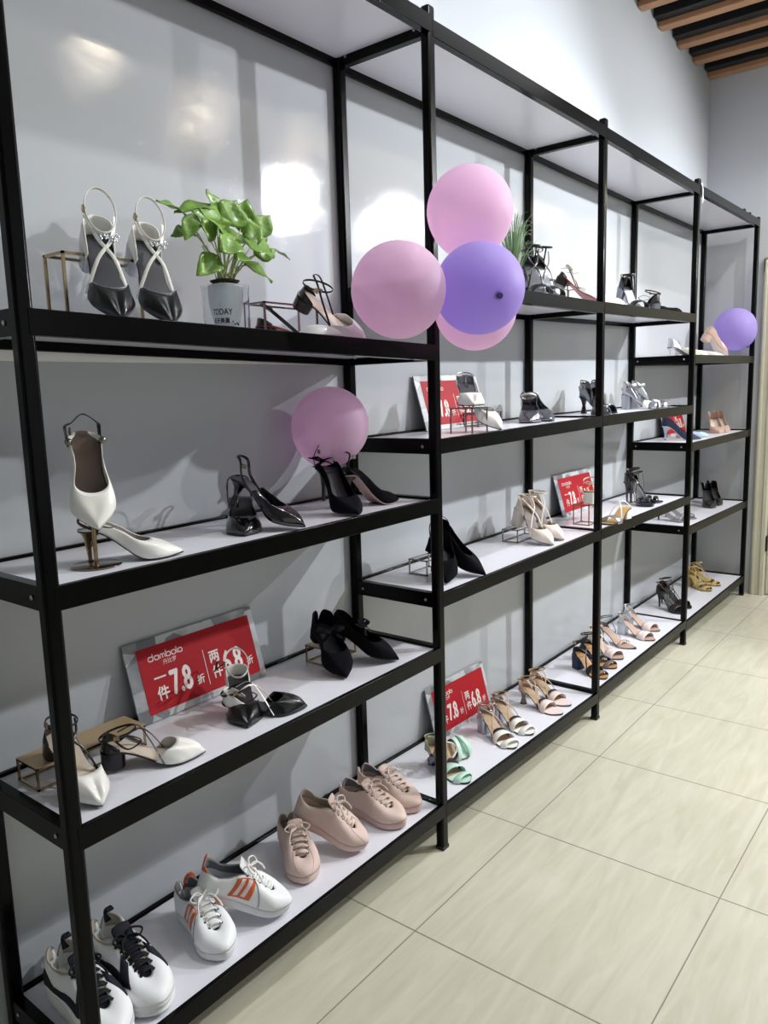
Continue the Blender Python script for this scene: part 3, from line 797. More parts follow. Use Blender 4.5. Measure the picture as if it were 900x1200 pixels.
# glass jar with pothos
JX, JY = .392, -.2; JZ = sz(1, 'A', JX) + .001
jar = thing('potted_pothos', 'leafy green pothos growing in a clear glass jar with black lettering', 'plant', loc=(JX, JY, JZ))
b = bmesh.new()
def rsq(r, z, n=32, p=3.2):
    return [(abs(cos(2 * PI * k / n)) ** (2 / p) * (1 if cos(2 * PI * k / n) > 0 else -1) * r, abs(sin(2 * PI * k / n)) ** (2 / p) * (1 if sin(2 * PI * k / n) > 0 else -1) * r, z) for k in range(n)]
loft(b, [rsq(.042, 0), rsq(.0455, .004), rsq(.046, .095), rsq(.048, .112), rsq(.0465, .1125), rsq(.0438, .095), rsq(.043, .010), rsq(.038, .008)])
obj('glass_jar', b, M_glass, jar)
b = bmesh.new(); lathe(b, [(.010, .022), (.028, .03), (.037, .065), (.039, .10), (.038, .112), (.026, .116), (.004, .118)], 24); obj('inner_basket', b, mat('basket_plastic', 'f2f5f8', .25, trans=.45, ior=1.1), jar)
b = bmesh.new(); lathe(b, [(.002, .116), (.030, .119), (.034, .123), (.020, .127), (.002, .128)], 16); obj('soil', b, M_soil, jar)
t = bmesh.new(); add_text(t, 'TODAY', -.044, .045, .018, .9, .0004); add_text(t, '天天美属', -.042, .027, .013, .9, .0004)
for cx, cy, r in ((.012, .03, .002), (.024, .026, .003), (.030, .024, .0035), (.036, .031, .0016), (-.02, .066, .0012), (.018, .024, .0024)):
    vs = [t.verts.new((cx + r * cos(2 * PI * k / 8), cy + r * sin(2 * PI * k / 8), 0)) for k in range(8)]; t.faces.new(vs)
jr = Matrix.Rotation(R(-0), 4, 'Z') @ Matrix.Translation((0, -.0552, 0)) @ Matrix.Rotation(R(90), 4, 'X')
t.transform(jr)
# wrap onto the front and left faces of the squared jar
t.transform(Matrix.Rotation(R(-38), 4, 'Z'))
for v in t.verts:
    a_ = math.atan2(v.co.y, v.co.x); c_, s_ = cos(a_), sin(a_); rr_ = .0464 / ((abs(c_) ** 3.2 + abs(s_) ** 3.2) ** (1 / 3.2)); v.co.x = rr_ * c_; v.co.y = rr_ * s_
obj('jar_lettering', t, M_print, jar, smooth=False, norm=False)
rnd = random.Random(11)
# leaves: target positions relative to the jar (x, y, z) with facing
b = bmesh.new(); lv = bmesh.new()
def leaf(bm, base, tip, wid, nrm, fold=.25, droop=.12):
    base, tip = Vector(base), Vector(tip); T = tip - base; Ln = T.length; T.normalize(); N_ = Vector(nrm); N_ = (N_ - T * N_.dot(T)).normalized(); B_ = T.cross(N_)
    prof = [(0, .02), (.05, .42), (.15, .8), (.3, 1), (.45, .97), (.6, .8), (.75, .54), (.88, .26), (1, .01)]
    def P(i, j):
        f, w = prof[i]; s_ = (j - 3) / 3
        back = -.10 * Ln * abs(s_) * (1 if i < 3 else 0) * (1 - i / 3)
        return base + T * (Ln * f + back) + B_ * (wid / 2 * w * s_) + N_ * (fold * abs(s_) * wid / 2 * w - droop * Ln * f * f + .06 * wid * sin(f * 9 + s_ * 3))
    grid(bm, P, len(prof), 7)
LV = [((-.10, 0, .25), (-.165, .0, .275), .035, (.3, -.6, 1)), ((-.09, -.02, .245), (-.125, -.03, .195), .032, (-.5, -.8, .2)),
      ((-.03, -.01, .275), (-.125, .0, .262), .045, (.1, -.5, 1)), ((-.012, 0, .262), (-.03, .0, .315), .042, (.3, -1, .2)), ((.0, -.02, .245), (.035, -.02, .30), .058, (-.2, -1, .3)),
      ((.065, .01, .245), (.085, .0, .315), .045, (-.4, -1, .2)), ((.095, -.01, .235), (.135, -.02, .285), .040, (-.6, -1, .1)), ((.11, 0, .23), (.13, .0, .205), .04, (.1, -1, .5)),
      ((.12, -.02, .205), (.205, -.01, .20), .022, (0, -.5, 1)), ((-.02, -.03, .23), (-.085, -.04, .262), .05, (.2, -1, .5)), ((-.005, -.045, .205), (-.06, -.07, .175), .055, (.2, -.8, .7)),
      ((.03, -.045, .205), (.09, -.075, .182), .055, (-.1, -.8, .8)), ((-.05, -.03, .205), (-.09, -.05, .235), .035, (-.4, -1, .3)), ((-.045, -.03, .165), (-.105, -.04, .125), .042, (-.2, -1, .5)),
      ((.05, -.02, .16), (.125, -.03, .135), .045, (.2, -.8, .8)), ((.01, .03, .24), (-.03, .06, .29), .05, (0, -.8, .6)), ((.06, .03, .22), (.12, .05, .25), .05, (0, -.6, 1)),
      ((.04, -.03, .222), (.08, -.05, .242), .05, (.2, -1, .6)), ((.02, -.04, .18), (-.02, -.07, .165), .045, (0, -1, .6)), ((.07, -.03, .185), (.115, -.05, .2), .045, (.3, -1, .6)), ((-.06, .02, .22), (-.115, .03, .215), .045, (-.2, -.6, 1)),
      ((-.02, -.02, .215), (-.035, -.05, .245), .045, (0, -1, .3))]
for base, tip, w, nn in LV:
    q0 = Vector((rnd.uniform(-.022, .022), rnd.uniform(-.018, .018), .118)); base = Vector(base)
    mid = q0.lerp(base, .5) + Vector((0, 0, .012)); sweep(b, [q0, mid, base, base.lerp(Vector(tip), .15)], .0016, seg=6, n=4)
    leaf(lv, base, tip, w * 1.3, nn)
for k in range(10):
    q0 = Vector((rnd.uniform(-.02, .02), rnd.uniform(-.018, .018), .118)); sweep(b, [q0, q0 * 1.0 + Vector((q0.x * .8, 0, .04)), q0 + Vector((q0.x * 2.2, 0, .075))], .0014, seg=6, n=4)
obj('stems', b, M_stem, jar); obj('leaves', lv, M_leaf, jar, solid=.0006, sharp=R(80))

riser('short dark wire riser beside the glass plant jar', 1, 'A', .518, .70, -.19, -.125, .095, wire=M_bronze, r=.0022)
WF = dict(L=.215, H=.03, up=M_white, heel='low', heelm=M_black, ins=M_beige, vamp=(.74, .50, .030, .024, M_white), cup=(.022, .2), cupm=M_black)
a = heeled('slingback_flat', 'white pointed slingback with black low heel propped on the short wire riser', 'shoe', straps=(('ankle', .04, .005, M_black, 0),), sling=(.5, .055, .005, M_black, .012), sole=M_black, **WF)
ln(a, 1, 'A', (.79, -.275), (.632, -.150, 1.682), roll=34)
a = heeled('slingback_flat', 'white pointed slingback tipped on its side showing its red sole', 'shoe', sling=(.5, .05, .005, M_black, .01), sole=M_red, **WF)
stand(a, 1, 'A', (.655, -.318), -52, 0, -6, dz=.004)

# ------------------------------------------------------------------ bay 1, second shelf
z = sz(1, 'B', .005)
st_ = thing('shoe_stand', 'small bronze disc shoe stand with a thin post', 'display stand', loc=(.005, -.225, z))
b = bmesh.new(); lathe(b, [(.046, 0), (.048, .0012), (.048, .0028), (.046, .004)], 40); obj('base', b, M_bronze, st_)
b = bmesh.new(); lathe(b, [(.0042, .004), (.0042, .082)], 14); obj('post', b, M_gold, st_)
b = bmesh.new(); sweep(b, [(-.012, .0, .078), (.0, -.012, .080), (.014, -.03, .076), (.02, -.045, .078)], .008, .002, up=(0, 0, 1)); obj('cradle', b, M_bronze, st_)
SB = dict(L=.20, H=.062, up=M_white, heel='stiletto', heelm=M_gold, ins=M_brown, vamp=(.68, .16, .034, .030, M_white), cup=None, sling=(.20, .045, .008, M_black, .0), jewel=None)
a = heeled('slingback_heel', 'white pointed slingback standing upright on the bronze disc stand', 'shoe', sole=M_darksole, **SB)
for s_ in (1, -1):
    bb = bmesh.new(); bmesh.ops.create_uvsphere(bb, u_segments=12, v_segments=8, radius=.007); bmesh.ops.translate(bb, verts=bb.verts, vec=(.045, s_ * .031, .085)); obj('metal_bead', bb, M_steel, a)
place(a, (-.012, -.268, z + .074), -112, 44, 0)
a3 = dup(a, 'white pointed slingback lying toe right beside the disc stand'); a3.name = 'slingback_heel'
stand(a3, 1, 'B', (.165, -.287), -33, 0, 0)
KP = dict(L=.205, H=.062, up=M_patent, heel='spool', ins=M_dkins, vamp=(.70, .30, .034, .030, M_patent), sling=(.34, .05, .007, M_patent, .0))
a = heeled('slingback_heel', 'glossy black pointed slingback facing the aisle with its toe forward', 'shoe', **KP)
stand(a, 1, 'B', (.355, -.262), -128)
a4 = dup(a, 'glossy black slingback leaning toe down across its mate'); ln(a4, 1, 'B', (.494, -.315), (.405, -.150, 1.218))
KC = dict(L=.195, H=.088, up=M_suede, heel='stiletto', heelm=M_black, ins=M_dkins, vamp=(.70, .16, .034, .036, M_suede), sling=(.24, .06, .005, M_black, .0))
a = heeled('slingback_heel', 'matte black slim heel standing in front of the pink balloon', 'shoe', sole=M_darksole, bow=(M_suede, .03, .02), **KC)
place(a, (.690, -.318, sz(1, 'B', .69) + .001), -106, 8)
a = heeled('slingback_heel', 'matte black pointed heel lying on its side by the steel post', 'shoe', sole=M_rose, **KC)
stand(a, 1, 'B', (.955, -.245), -18)

# ------------------------------------------------------------------ bay 1, third shelf
riser('low gold topped riser at the left end of the third shelf', 1, 'C', -.112, .135, -.140, -.062, .048, top=M_goldtop, feet=True, r=.0022)
WK = dict(L=.215, H=.035, up=M_white, heel='low', heelm=M_black, ins=M_beige, vamp=(.72, .52, .034, .028, M_white), cup=(.028, .18), cupm=M_black)
a = heeled('ankle_strap_shoe', 'white pointed shoe with black straps half hidden by the front post', 'shoe', straps=(('ankle', .05, .005, M_black, 0), ('cross', .045, .005, M_black, 0)), **WK)
ln(a, 1, 'C', (-.073, -.302), (-.055, -.105, .728))
a = heeled('ankle_strap_shoe', 'white pointed shoe with black ankle straps lying toe right before the price sign', 'shoe', straps=(('ankle', .03, .005, M_black, 0), ('cross', .02, .005, M_black, 0), ('tail', .03, .005, M_black, 0)), **WK)
ln(a, 1, 'C', (.186, -.287), (.008, -.160, sz(1, 'C', 0) + .045), roll=0)
BW = dict(L=.205, H=.055, up=M_black, heel='spool', heelm=M_silver, ins=M_dkins, vamp=(.72, .50, .034, .03, M_black), cup=(.034, .26), cupm=M_white, edge=M_black)
a = heeled('ankle_strap_heel', 'black toed heel with white heel cup facing the aisle before the price sign', 'shoe', straps=(('ankle_up', .045, .007, M_white, 0), ('tail', .05, .005, M_black, 0)), **BW)
stand(a, 1, 'C', (.322, -.272), -124)
a = heeled('ankle_strap_heel', 'black toed shoe with white strap lying toe right beside its mate', 'shoe', straps=(('ankle', .03, .006, M_black, 0), ('cross', .025, .006, M_white, 0), ('tail', .03, .005, M_black, 0)), **dict(BW, H=.03))
stand(a, 1, 'C', (.487, -.303), -42)
riser('low gold wire riser under the black bow heels', 1, 'C', .722, .86, -.14, -.075, .05, top=M_goldtop, feet=True, r=.002)
BB = dict(L=.215, H=.03, up=M_suede, heel='low', ins=M_dkins, sole=M_darksole, vamp=(.70, .1, .038, .034, M_suede), cup='full', quarter=(.05, .03), bow=(M_suede, .40, .05))
a = heeled('bow_shoe', 'black suede pointed shoe with bow, toe forward, left of its pair', 'shoe', **BB)
ln(a, 1, 'C', (.680, -.262), (.752, -.105, .735))
a5 = dup(a, 'black suede pointed shoe with bow, toe right, nearest the corner post'); ln(a5, 1, 'C', (.868, -.295), (.775, -.125, .738))

# ------------------------------------------------------------------ bay 1, bottom shelf
ch = sneaker('chunky_sneaker', 'white and black chunky sneaker, right one of the pair, black laces', M_canw, M_rubw, M_beigel, M_lacek, L=.25, toe='chunk', style='chunk')
stand(ch, 1, 'D', (.012, -.322), -93)
c2 = dup(ch, 'white and black chunky sneaker partly hidden behind the front post'); stand(c2, 1, 'D', (-.088, -.325), -92)
ws = sneaker('sneaker', 'white sneaker with orange side stripe standing toe forward', M_canw, M_rubw, M_grey, M_lacew, L=.232, style='white')
stand(ws, 1, 'D', (.190, -.308), -104)
w2 = dup(ws, 'white sneaker with orange stripe and heel tab resting on its mate'); place(w2, (.392, -.300, sz(1, 'D', .39) + .003), -46, 17, 0)
pc = sneaker('sneaker', 'blush canvas sneaker standing toe forward under its leaning mate', M_pinkc, M_blushs, M_beigel, M_lacepk, L=.225, style='canvas')
stand(pc, 1, 'D', (.492, -.268), -122)
p2 = dup(pc, 'blush canvas sneaker leaning with its heel raised on its mate'); place(p2, (.698, -.292, sz(1, 'D', .7) + .003), -66, 20, 0)
pb = sneaker('sneaker', 'blush leather sneaker with dark collar piping, front one of the pair', M_blush, M_blushs, M_grey, M_lacepk, L=.235, style='blush')
stand(pb, 1, 'D', (.850, -.318), -88)
p3 = dup(pb, 'blush leather sneaker nearest the second front post'); stand(p3, 1, 'D', (.945, -.305), -90)

# ------------------------------------------------------------------ bay 2
gz = sz(2, 'A', 1.80)
gp = thing('potted_grass', 'wispy green grass plant in small white pot behind the balloons', 'plant', loc=(1.80, -.15, gz))
b = bmesh.new(); lathe(b, [(.026, 0), (.03, .004), (.038, .06), (.040, .066), (.036, .066), (.033, .055), (.004, .053)], 24); obj('pot', b, M_pot, gp)
b = bmesh.new()
for k in range(95):
    a_ = rnd.random() * 2 * PI; sp = rnd.uniform(.02, .12); h = rnd.uniform(.17, .33); x, y = cos(a_), sin(a_) * .6
    curl = rnd.uniform(-.03, .01)
    sweep(b, [(x * .012, y * .012, .05), (x * sp * .35 + .01, y * sp * .35, h * .55), (x * sp * .8 + .02, y * sp * .8, h * .9), (x * sp * 1.35 + .025, y * sp * 1.35, h + curl)], [.0034] * 9 + [.0028, .002, .0014, .0006], .0008, up=(x + .01, y, .3), n=4)
obj('blades', b, M_grass, gp)
riser('dark wire riser behind the black strappy sandals on the top shelf', 2, 'A', 1.86, 2.06, -.19, -.12, .10, wire=M_bronze, r=.0022)
SK = dict(L=.215, H=.07, toe='round', up=M_black, heel='block', heelm=M_gun, ins=M_gun, vamps=((.66, .84, .036, .004, M_black),))
a = heeled('strappy_sandal', 'black strappy sandal with silver insole, left of the pair beside the balloons', 'shoe', cup=(.04, .2), straps=(('ankle', .075, .006, None, 0), ('post', .075, .006, None, 0), ('cross', .06, .006, None, 0), ('tail', .075, .006, None, .02)), **SK)
ln(a, 2, 'A', (1.80, -.285), (1.91, -.135, 1.865))
s6 = dup(a, 'black strappy sandal, right of the pair on the wire riser'); ln(s6, 2, 'A', (1.92, -.285), (1.99, -.135, 1.865))
riser('small wire riser behind the white and red slingback', 2, 'A', 2.24, 2.40, -.16, -.09, .095, wire=M_bronze, r=.002)
a = heeled('slingback_flat', 'white slingback with red sole tipped heel up just left of the third front post', 'shoe', straps=(('ankle', .04, .005, None, 0),), sling=(.5, .05, .005, M_steel, .01), sole=M_red, **WF)
place(a, (2.26, -.30, sz(2, 'A', 2.11) + .008), -72, 26, -12)
a = heeled('slingback_flat', 'white pointed flat lying toe right behind the third front post', 'shoe', sole=M_beige, **dict(WF, vamp=(.70, .1, .036, .034, M_white)))
stand(a, 3, 'A', (2.53, -.30), -32)
# second shelf of bay 2
riser('tall wire riser carrying a white slingback before the price sign', 2, 'B', 1.285, 1.375, -.29, -.21, .082, wire=M_steel, r=.002)
WS = dict(L=.205, H=.055, up=M_white, heel='spool', heelm=M_silver, ins=M_gun, vamp=(.70, .45, .036, .03, M_white), edge=M_steel)
a = heeled('slingback_heel', 'white heel with silver straps perched on the tall wire riser', 'shoe', sling=(.42, .03, .004, M_silver, 0), cup=(.03, .2), cupm=M_silver, **WS)
place(a, (1.275, -.305, sz(2, 'B', 1.3) + .085), -138, 5, 0)
a = heeled('slingback_heel', 'white pointed heel leaning toe down beside the wire riser', 'shoe', sling=(.42, .03, .004, M_silver, 0), **WS)
ln(a, 2, 'B', (1.405, -.325), (1.415, -.165, 1.418))
riser('small square wire riser right of the white heels', 2, 'B', 1.60, 1.76, -.12, -.06, .05, wire=M_steel, r=.002, feet=True)
SP = dict(L=.205, H=.06, up=M_silver, heel='block', ins=M_dkins, vamp=(.68, .1, .042, .040, M_gun), cup='full', quarter=(.05, .035))
a = heeled('silver_pump', 'shiny silver and black pump, left of the pair', 'shoe', straps=(('ankle', .035, .007, M_white, 0),), **SP)
stand(a, 2, 'B', (1.795, -.225), -150)
s7 = dup(a, 'shiny silver and black pump, right of the pair near the third post'); stand(s7, 2, 'B', (1.91, -.255), -124)
# third shelf of bay 2
riser('low wire riser behind the black pointed heels', 2, 'C', 1.20, 1.31, -.165, -.095, .05, wire=M_steel, r=.002, feet=True)
KH = dict(L=.215, H=.045, up=M_suede, heel='block', ins=M_dkins, vamp=(.70, .08, .042, .045, M_suede), cup='full', quarter=(.06, .046))
a = heeled('pointed_heel', 'black pointed heel standing toe down behind the second front post', 'shoe', sling=(.2, .07, .004, M_black, 0), **dict(KH))
place(a, (1.135, -.285, sz(2, 'C', 1.13) + .002), -138, 22)
a = heeled('pointed_heel', 'black suede pointed heel leaning toe right beyond the front post', 'shoe', **KH)
ln(a, 2, 'C', (1.292, -.328), (1.235, -.160, .93))
riser('low wire riser under the cream ankle strap heels', 2, 'C', 1.805, 1.985, -.165, -.10, .05, wire=M_steel, r=.002, feet=True)
NH = dict(L=.215, H=.07, up=M_nude, heel='block', ins=M_brown, vamp=(.70, .46, .036, .03, M_nude), cup=(.052, .28), edge=None)
a = heeled('ankle_strap_heel', 'cream pointed ankle strap heel, left of the pair', 'shoe', straps=(('ankle', .058, .006, None, 0), ('cross', .05, .006, None, 0)), **NH)
ln(a, 2, 'C', (1.820, -.308), (1.870, -.12, .952))
s8 = dup(a, 'cream pointed ankle strap heel, right of the pair'); ln(s8, 2, 'C', (1.925, -.300), (1.965, -.115, .952))
# bottom shelf of bay 2
MS = dict(L=.205, H=.055, toe='round', up=M_mint, heel='spool', heelm=M_gun, ins=M_tan, vamps=((.50, .56, .036, .01, M_ink), (.57, .67, .034, .006, M_mint), (.80, .90, .022, -.006, M_mint)), sock=M_mint)
a = heeled('mint_sandal', 'mint green sandal standing toe forward nearest the second post', 'shoe', cup=(.04, .22), cupm=M_olive, straps=(('ankle', .05, .005, M_olive, 0),), **MS)
stand(a, 2, 'D', (1.190, -.322), -104)
a = heeled('mint_sandal', 'mint green sandal lying on its side with tan insole toward the aisle', 'shoe', cup=(.03, .2), cupm=M_olive, straps=(('cross', .04, .005, M_nude, 0),), **MS)
stand(a, 2, 'D', (1.385, -.205), -14, 0, 50, dz=.032)
WSd = dict(L=.205, H=.06, toe='round', up=M_white, heel='block', heelm=M_silver, ins=M_tan, vamps=((.53, .57, .036, .004, M_ink), (.575, .70, .036, .002, M_white), (.80, .90, .024, -.004, M_white)), sock=M_white)
a = heeled('band_sandal', 'white sandal with black band and silver ornament, left of its pair', 'shoe', cup=(.038, .22), cupm=M_silver, straps=(('ankle', .05, .005, M_tan, 0), ('cross', .04, .005, M_tan, 0)), jewel=((.07, .0, .05, .012, 12),), **WSd)
stand(a, 2, 'D', (1.505, -.318), -112)
s9 = dup(a, 'white sandal with black band and silver ornament, right of its pair'); stand(s9, 2, 'D', (1.648, -.314), -104)
NS = dict(L=.205, H=.06, toe='round', up=M_pinkl, heel='spool', heelm=mat('taupe_heel', '8d7c78', .4), ins=M_tan, vamps=((.53, .57, .036, .004, M_ink), (.575, .72, .036, .002, M_pinkl)), sock=M_pinkl)
a = heeled('band_sandal', 'pale pink sandal with dark band and tan ankle straps, left of its pair', 'shoe', cup=(.034, .22), cupm=M_rose, straps=(('ankle', .05, .006, M_tan, 0), ('cross', .04, .006, M_tan, 0)), **NS)
stand(a, 2, 'D', (1.888, -.318), -96)
sa = dup(a, 'pale pink sandal with dark band and tan ankle straps, right of its pair'); stand(sa, 2, 'D', (1.990, -.306), -100)

# ------------------------------------------------------------------ bay 3
a = heeled('ankle_strap_sandal', 'black sandal standing tall with silver insole on the top shelf', 'shoe', cup=(.05, .25), straps=(('ankle', .055, .010, None, 0), ('tbar', .05, .006, None, 0)), jewel=((.01, 0, .05, .007, 6),), **SK)
ln(a, 3, 'A', (2.79, -.285), (2.885, -.13, 1.862))
a = heeled('ankle_strap_sandal', 'black sandal lying with its strap looped to the right on the top shelf', 'shoe', cup=(.05, .25), straps=(('ankle', .05, .006, None, 0), ('tail', .03, .005, None, 0)), **dict(SK, H=.05))
stand(a, 3, 'A', (2.90, -.10), 130, 0, 0)
a = heeled('pointed_flat', 'flat black pointed shoe at the right end of the top shelf', 'shoe', L=.21, H=.012, up=M_suede, heel='low', ins=M_dkins, vamp=(.7, .08, .03, .024, M_suede), cup='full', quarter=(.022, .018))
stand(a, 3, 'A', (3.275, -.295), -20)
GS = dict(L=.21, H=.075, toe='round', up=M_gun, heel='spool', heelm=M_black, ins=M_dkins, vamps=((.6, .84, .04, .0, M_gun),))
a = heeled('metallic_sandal', 'dark silver sandal left of the third post', 'shoe', cup=(.075, .4), cupm=M_black, straps=(('ankle', .04, .020, M_gun, 0),), **GS)
stand(a, 3, 'B', (2.365, -.262), -150)
a = heeled('metallic_sandal', 'dark silver sandal with open toe right of the third post', 'shoe', cup=(.075, .4), cupm=M_gun, straps=(('ankle', .04, .020, M_gun, 0), ('cross', .04, .006, M_black, 0)), **GS)
stand(a, 3, 'B', (2.505, -.272), -108)
LS = dict(L=.205, H=.07, toe='round', up=M_silver, heel='block', heelm=M_silver, ins=M_silver, vamps=((.56, .70, .038, .004, M_white), (.74, .86, .034, -.002, M_silver)))
a = heeled('metallic_sandal', 'pale silver sandal with white band in front of the fourth back post', 'shoe', cup=(.07, .4), straps=(('ankle', .035, .016, None, 0),), **LS)
stand(a, 3, 'B', (3.04, -.295), -84)
sb = dup(a, 'pale silver sandal turned to the right, behind its mate'); stand(sb, 3, 'B', (3.22, -.27), -52)
# third shelf of bay 3
riser('tall thin wire riser under the white block heel sandal', 3, 'C', 2.285, 2.365, -.245, -.175, .088, wire=mat('copper_wire', '9a7468', .3, 1), r=.002, feet=True)
FW = dict(L=.20, H=.05, toe='round', up=M_silver, heel='block', heelm=M_white, ins=mat('gold_insole', 'c9a36a', .4), vamps=((.60, .82, .032, 0, M_silver),))
a = heeled('block_sandal', 'white block heel sandal perched on the thin wire riser', 'shoe', straps=(('ankle', .045, .006, M_nude, 0), ('cross', .03, .005, M_nude, 0)), **FW)
place(a, (2.50, -.185, sz(3, 'C', 2.4) + .090), 14, 0, 0)
a = heeled('block_sandal', 'silver and gold sandal with white block heel standing on the shelf', 'shoe', straps=(('cross', .012, .006, M_white, 0),), **FW)
stand(a, 3, 'C', (2.33, -.295), 172)
PK = dict(L=.195, H=.10, toe='round', up=M_patent, heel='stiletto', ins=M_dkins, plat=.012, vamps=((.62, .86, .036, 0, M_patent),))
a = heeled('platform_sandal', 'glossy black platform sandal facing the aisle', 'shoe', cup=(.05, .25), straps=(('ankle', .06, .008, None, 0), ('cross', .05, .008, None, 0)), **PK)
stand(a, 3, 'C', (2.90, -.292), -128)
a = heeled('platform_sandal', 'glossy black strappy sandal with toe to the right', 'shoe', cup=(.05, .25), straps=(('ankle', .045, .005, None, .02), ('tbar', .04, .005, None, .02)), **dict(PK, plat=.004, vamps=((.62, .70, .034, 0, M_patent), (.78, .86, .03, 0, M_patent))))
stand(a, 3, 'C', (3.085, -.29), -62)
# bottom shelf of bay 3
T1 = dict(L=.20, H=.065, toe='round', up=M_black, heel='block', heelm=M_navy, ins=mat('caramel_insole', 'b98a5c', .5), vamps=((.56, .68, .036, .004, M_black), (.76, .88, .026, -.004, M_brown)))
a = heeled('block_sandal', 'black block heel sandal with caramel insole, front one of the pair', 'shoe', cup=(.03, .2), straps=(('ankle', .06, .006, None, 0), ('cross', .04, .006, None, 0)), **T1)
stand(a, 3, 'D', (2.325, -.318), -112)
sc_ = dup(a, 'black block heel sandal with caramel insole, rear one of the pair'); stand(sc_, 3, 'D', (2.47, -.305), -106)
P1 = dict(L=.205, H=.06, toe='round', up=M_nude, heel='spool', heelm=M_rose, ins=M_rose, vamps=((.60, .84, .034, 0, M_pinkl),))
a = heeled('strappy_sandal', 'dusty pink strappy sandal right behind the third front post', 'shoe', cup=(.03, .2), straps=(('ankle', .06, .005, None, 0), ('cross', .05, .005, None, 0)), **P1)
stand(a, 3, 'D', (2.60, -.285), -108)
a = heeled('strappy_sandal', 'grey pointed strappy sandal with crystal clasp', 'shoe', cup=(.03, .2), straps=(('ankle', .06, .005, None, 0), ('tbar', .04, .005, None, 0)), jewel=((.165, 0, .022, .010, 10),), L=.215, H=.065, toe='point', up=M_gun, heel='spool', heelm=M_gun, ins=M_rose, vamps=((.62, .70, .028, 0, M_rose),))
stand(a, 3, 'D', (2.775, -.285), -100)
S1 = dict(L=.205, H=.06, toe='round', up=M_silver, heel='block', heelm=M_glit, ins=M_rose, vamps=((.60, .84, .034, .003, M_pinkl),))
a = heeled('block_sandal', 'silver glitter block heel sandal with pink toe band, left of its pair', 'shoe', cup=(.04, .28), cupm=M_glit, straps=(('ankle', .05, .006, None, 0),), **S1)
stand(a, 3, 'D', (2.945, -.315), -100)
sd_ = dup(a, 'silver glitter block heel sandal with pink toe band, right of its pair'); stand(sd_, 3, 'D', (3.105, -.285), -98)

# ------------------------------------------------------------------ bay 4
a = heeled('slipper', 'white pump with sage insole and crystal heel in the far bay', 'shoe', L=.205, H=.05, up=M_white, heel='stiletto', heelm=M_glit, ins=M_olive, vamp=(.7, .3, .034, .03, M_olive), cup=(.05, .3), cupm=M_glit)
stand(a, 4, 'A', (3.665, -.295), -48)
a = heeled('slipper', 'white flat slipper beside the sage pump', 'shoe', L=.205, H=.02, up=M_white, heel='low', ins=M_beige, vamp=(.7, .1, .036, .03, M_white), cup='full', quarter=(.03, .024))
stand(a, 4, 'A', (3.88, -.26), -30)
PN = dict(L=.21, H=.075, up=M_rose, heel='stiletto', heelm=M_rose, ins=M_nude, sole=M_nude, vamp=(.70, .08, .036, .036, M_rose), cup='full', quarter=(.05, .036))
a = heeled('pump', 'nude pump leaning with heel up beside the violet balloon', 'shoe', **dict(PN, H=.035, heel='low'))
place(a, (4.27, -.26, sz(4, 'A', 4.2) + .004), -42, 32, 0)
a = heeled('pump', 'cream flat pump under the leaning nude pump', 'shoe', **dict(PN, H=.02, heel='low', up=M_nude, vamp=(.7, .08, .03, .03, M_nude), quarter=(.03, .022)))
stand(a, 4, 'A', (4.10, -.29), -60)
a = heeled('pump', 'navy suede pump with pale heel before the far price sign', 'shoe', **dict(PN, up=M_navy, vamp=(.70, .08, .036, .036, M_navy), heelm=M_sky, ins=M_navy))
stand(a, 4, 'B', (3.66, -.30), -78)
a = heeled('pump', 'pale blue pointed flat right of the navy pump', 'shoe', **dict(PN, H=.012, heel='low', up=M_sky, vamp=(.7, .08, .03, .026, M_sky), quarter=(.025, .02)))
stand(a, 4, 'B', (3.93, -.27), -42)
a = heeled('pump', 'nude pump facing the aisle, left of its pair', 'shoe', **PN)
stand(a, 4, 'B', (4.20, -.25), -150)
se = dup(a, 'nude pump facing the aisle, right of its pair'); stand(se, 4, 'B', (4.34, -.25), -148)
a = heeled('clear_sandal', 'clear strap sandal with thin black heel, left of its pair', 'shoe', L=.205, H=.05, toe='round', up=M_clear, heel='stiletto', heelm=M_black, ins=M_silver, sole=M_rose, vamps=((.62, .84, .032, 0, M_clear),))
stand(a, 4, 'C', (3.53, -.29), -100)
sf = dup(a, 'clear strap sandal with thin black heel, right of its pair'); stand(sf, 4, 'C', (3.655, -.29), -100)
BP = dict(L=.205, H=.085, up=M_patent, heel='stiletto', ins=M_dkins, vamp=(.70, .08, .036, .036, M_patent), cup='full', quarter=(.05, .036))
a = heeled('pump', 'black patent pump facing the aisle, left of its pair', 'shoe', **BP)
stand(a, 4, 'C', (4.12, -.24), -152)
sg_ = dup(a, 'black patent pump facing the aisle, right of its pair'); stand(sg_, 4, 'C', (4.25, -.245), -150)
a = heeled('strappy_sandal', 'dark brown strappy stiletto sandal on the far bottom shelf', 'shoe', cup=(.04, .25), straps=(('ankle', .055, .005, None, 0), ('cross', .05, .006, None, 0), ('tbar', .05, .006, None, 0)), L=.21, H=.085, toe='round', up=mat('dark_brown_leather', '2a211f', .4), heel='stiletto', ins=M_darksole, plat=.010, vamps=((.62, .84, .036, 0, None),))
stand(a, 4, 'D', (3.50, -.285), -118)
sh_ = dup(a, 'dark brown strappy stiletto sandal hidden behind the fourth front post'); stand(sh_, 4, 'D', (3.63, -.285), -105)
a = heeled('strappy_sandal', 'mustard strappy sandal, left of the pair in the far corner', 'shoe', cup=(.035, .2), straps=(('ankle', .06, .009, None, 0), ('cross', .05, .008, None, 0), ('tail', .06, .006, None, 0)), L=.205, H=.06, toe='round', up=M_must, heel='block', ins=M_must, vamps=((.56, .68, .034, .004, M_must), (.76, .9, .024, -.004, M_must)))
stand(a, 4, 'D', (4.06, -.27), -120)
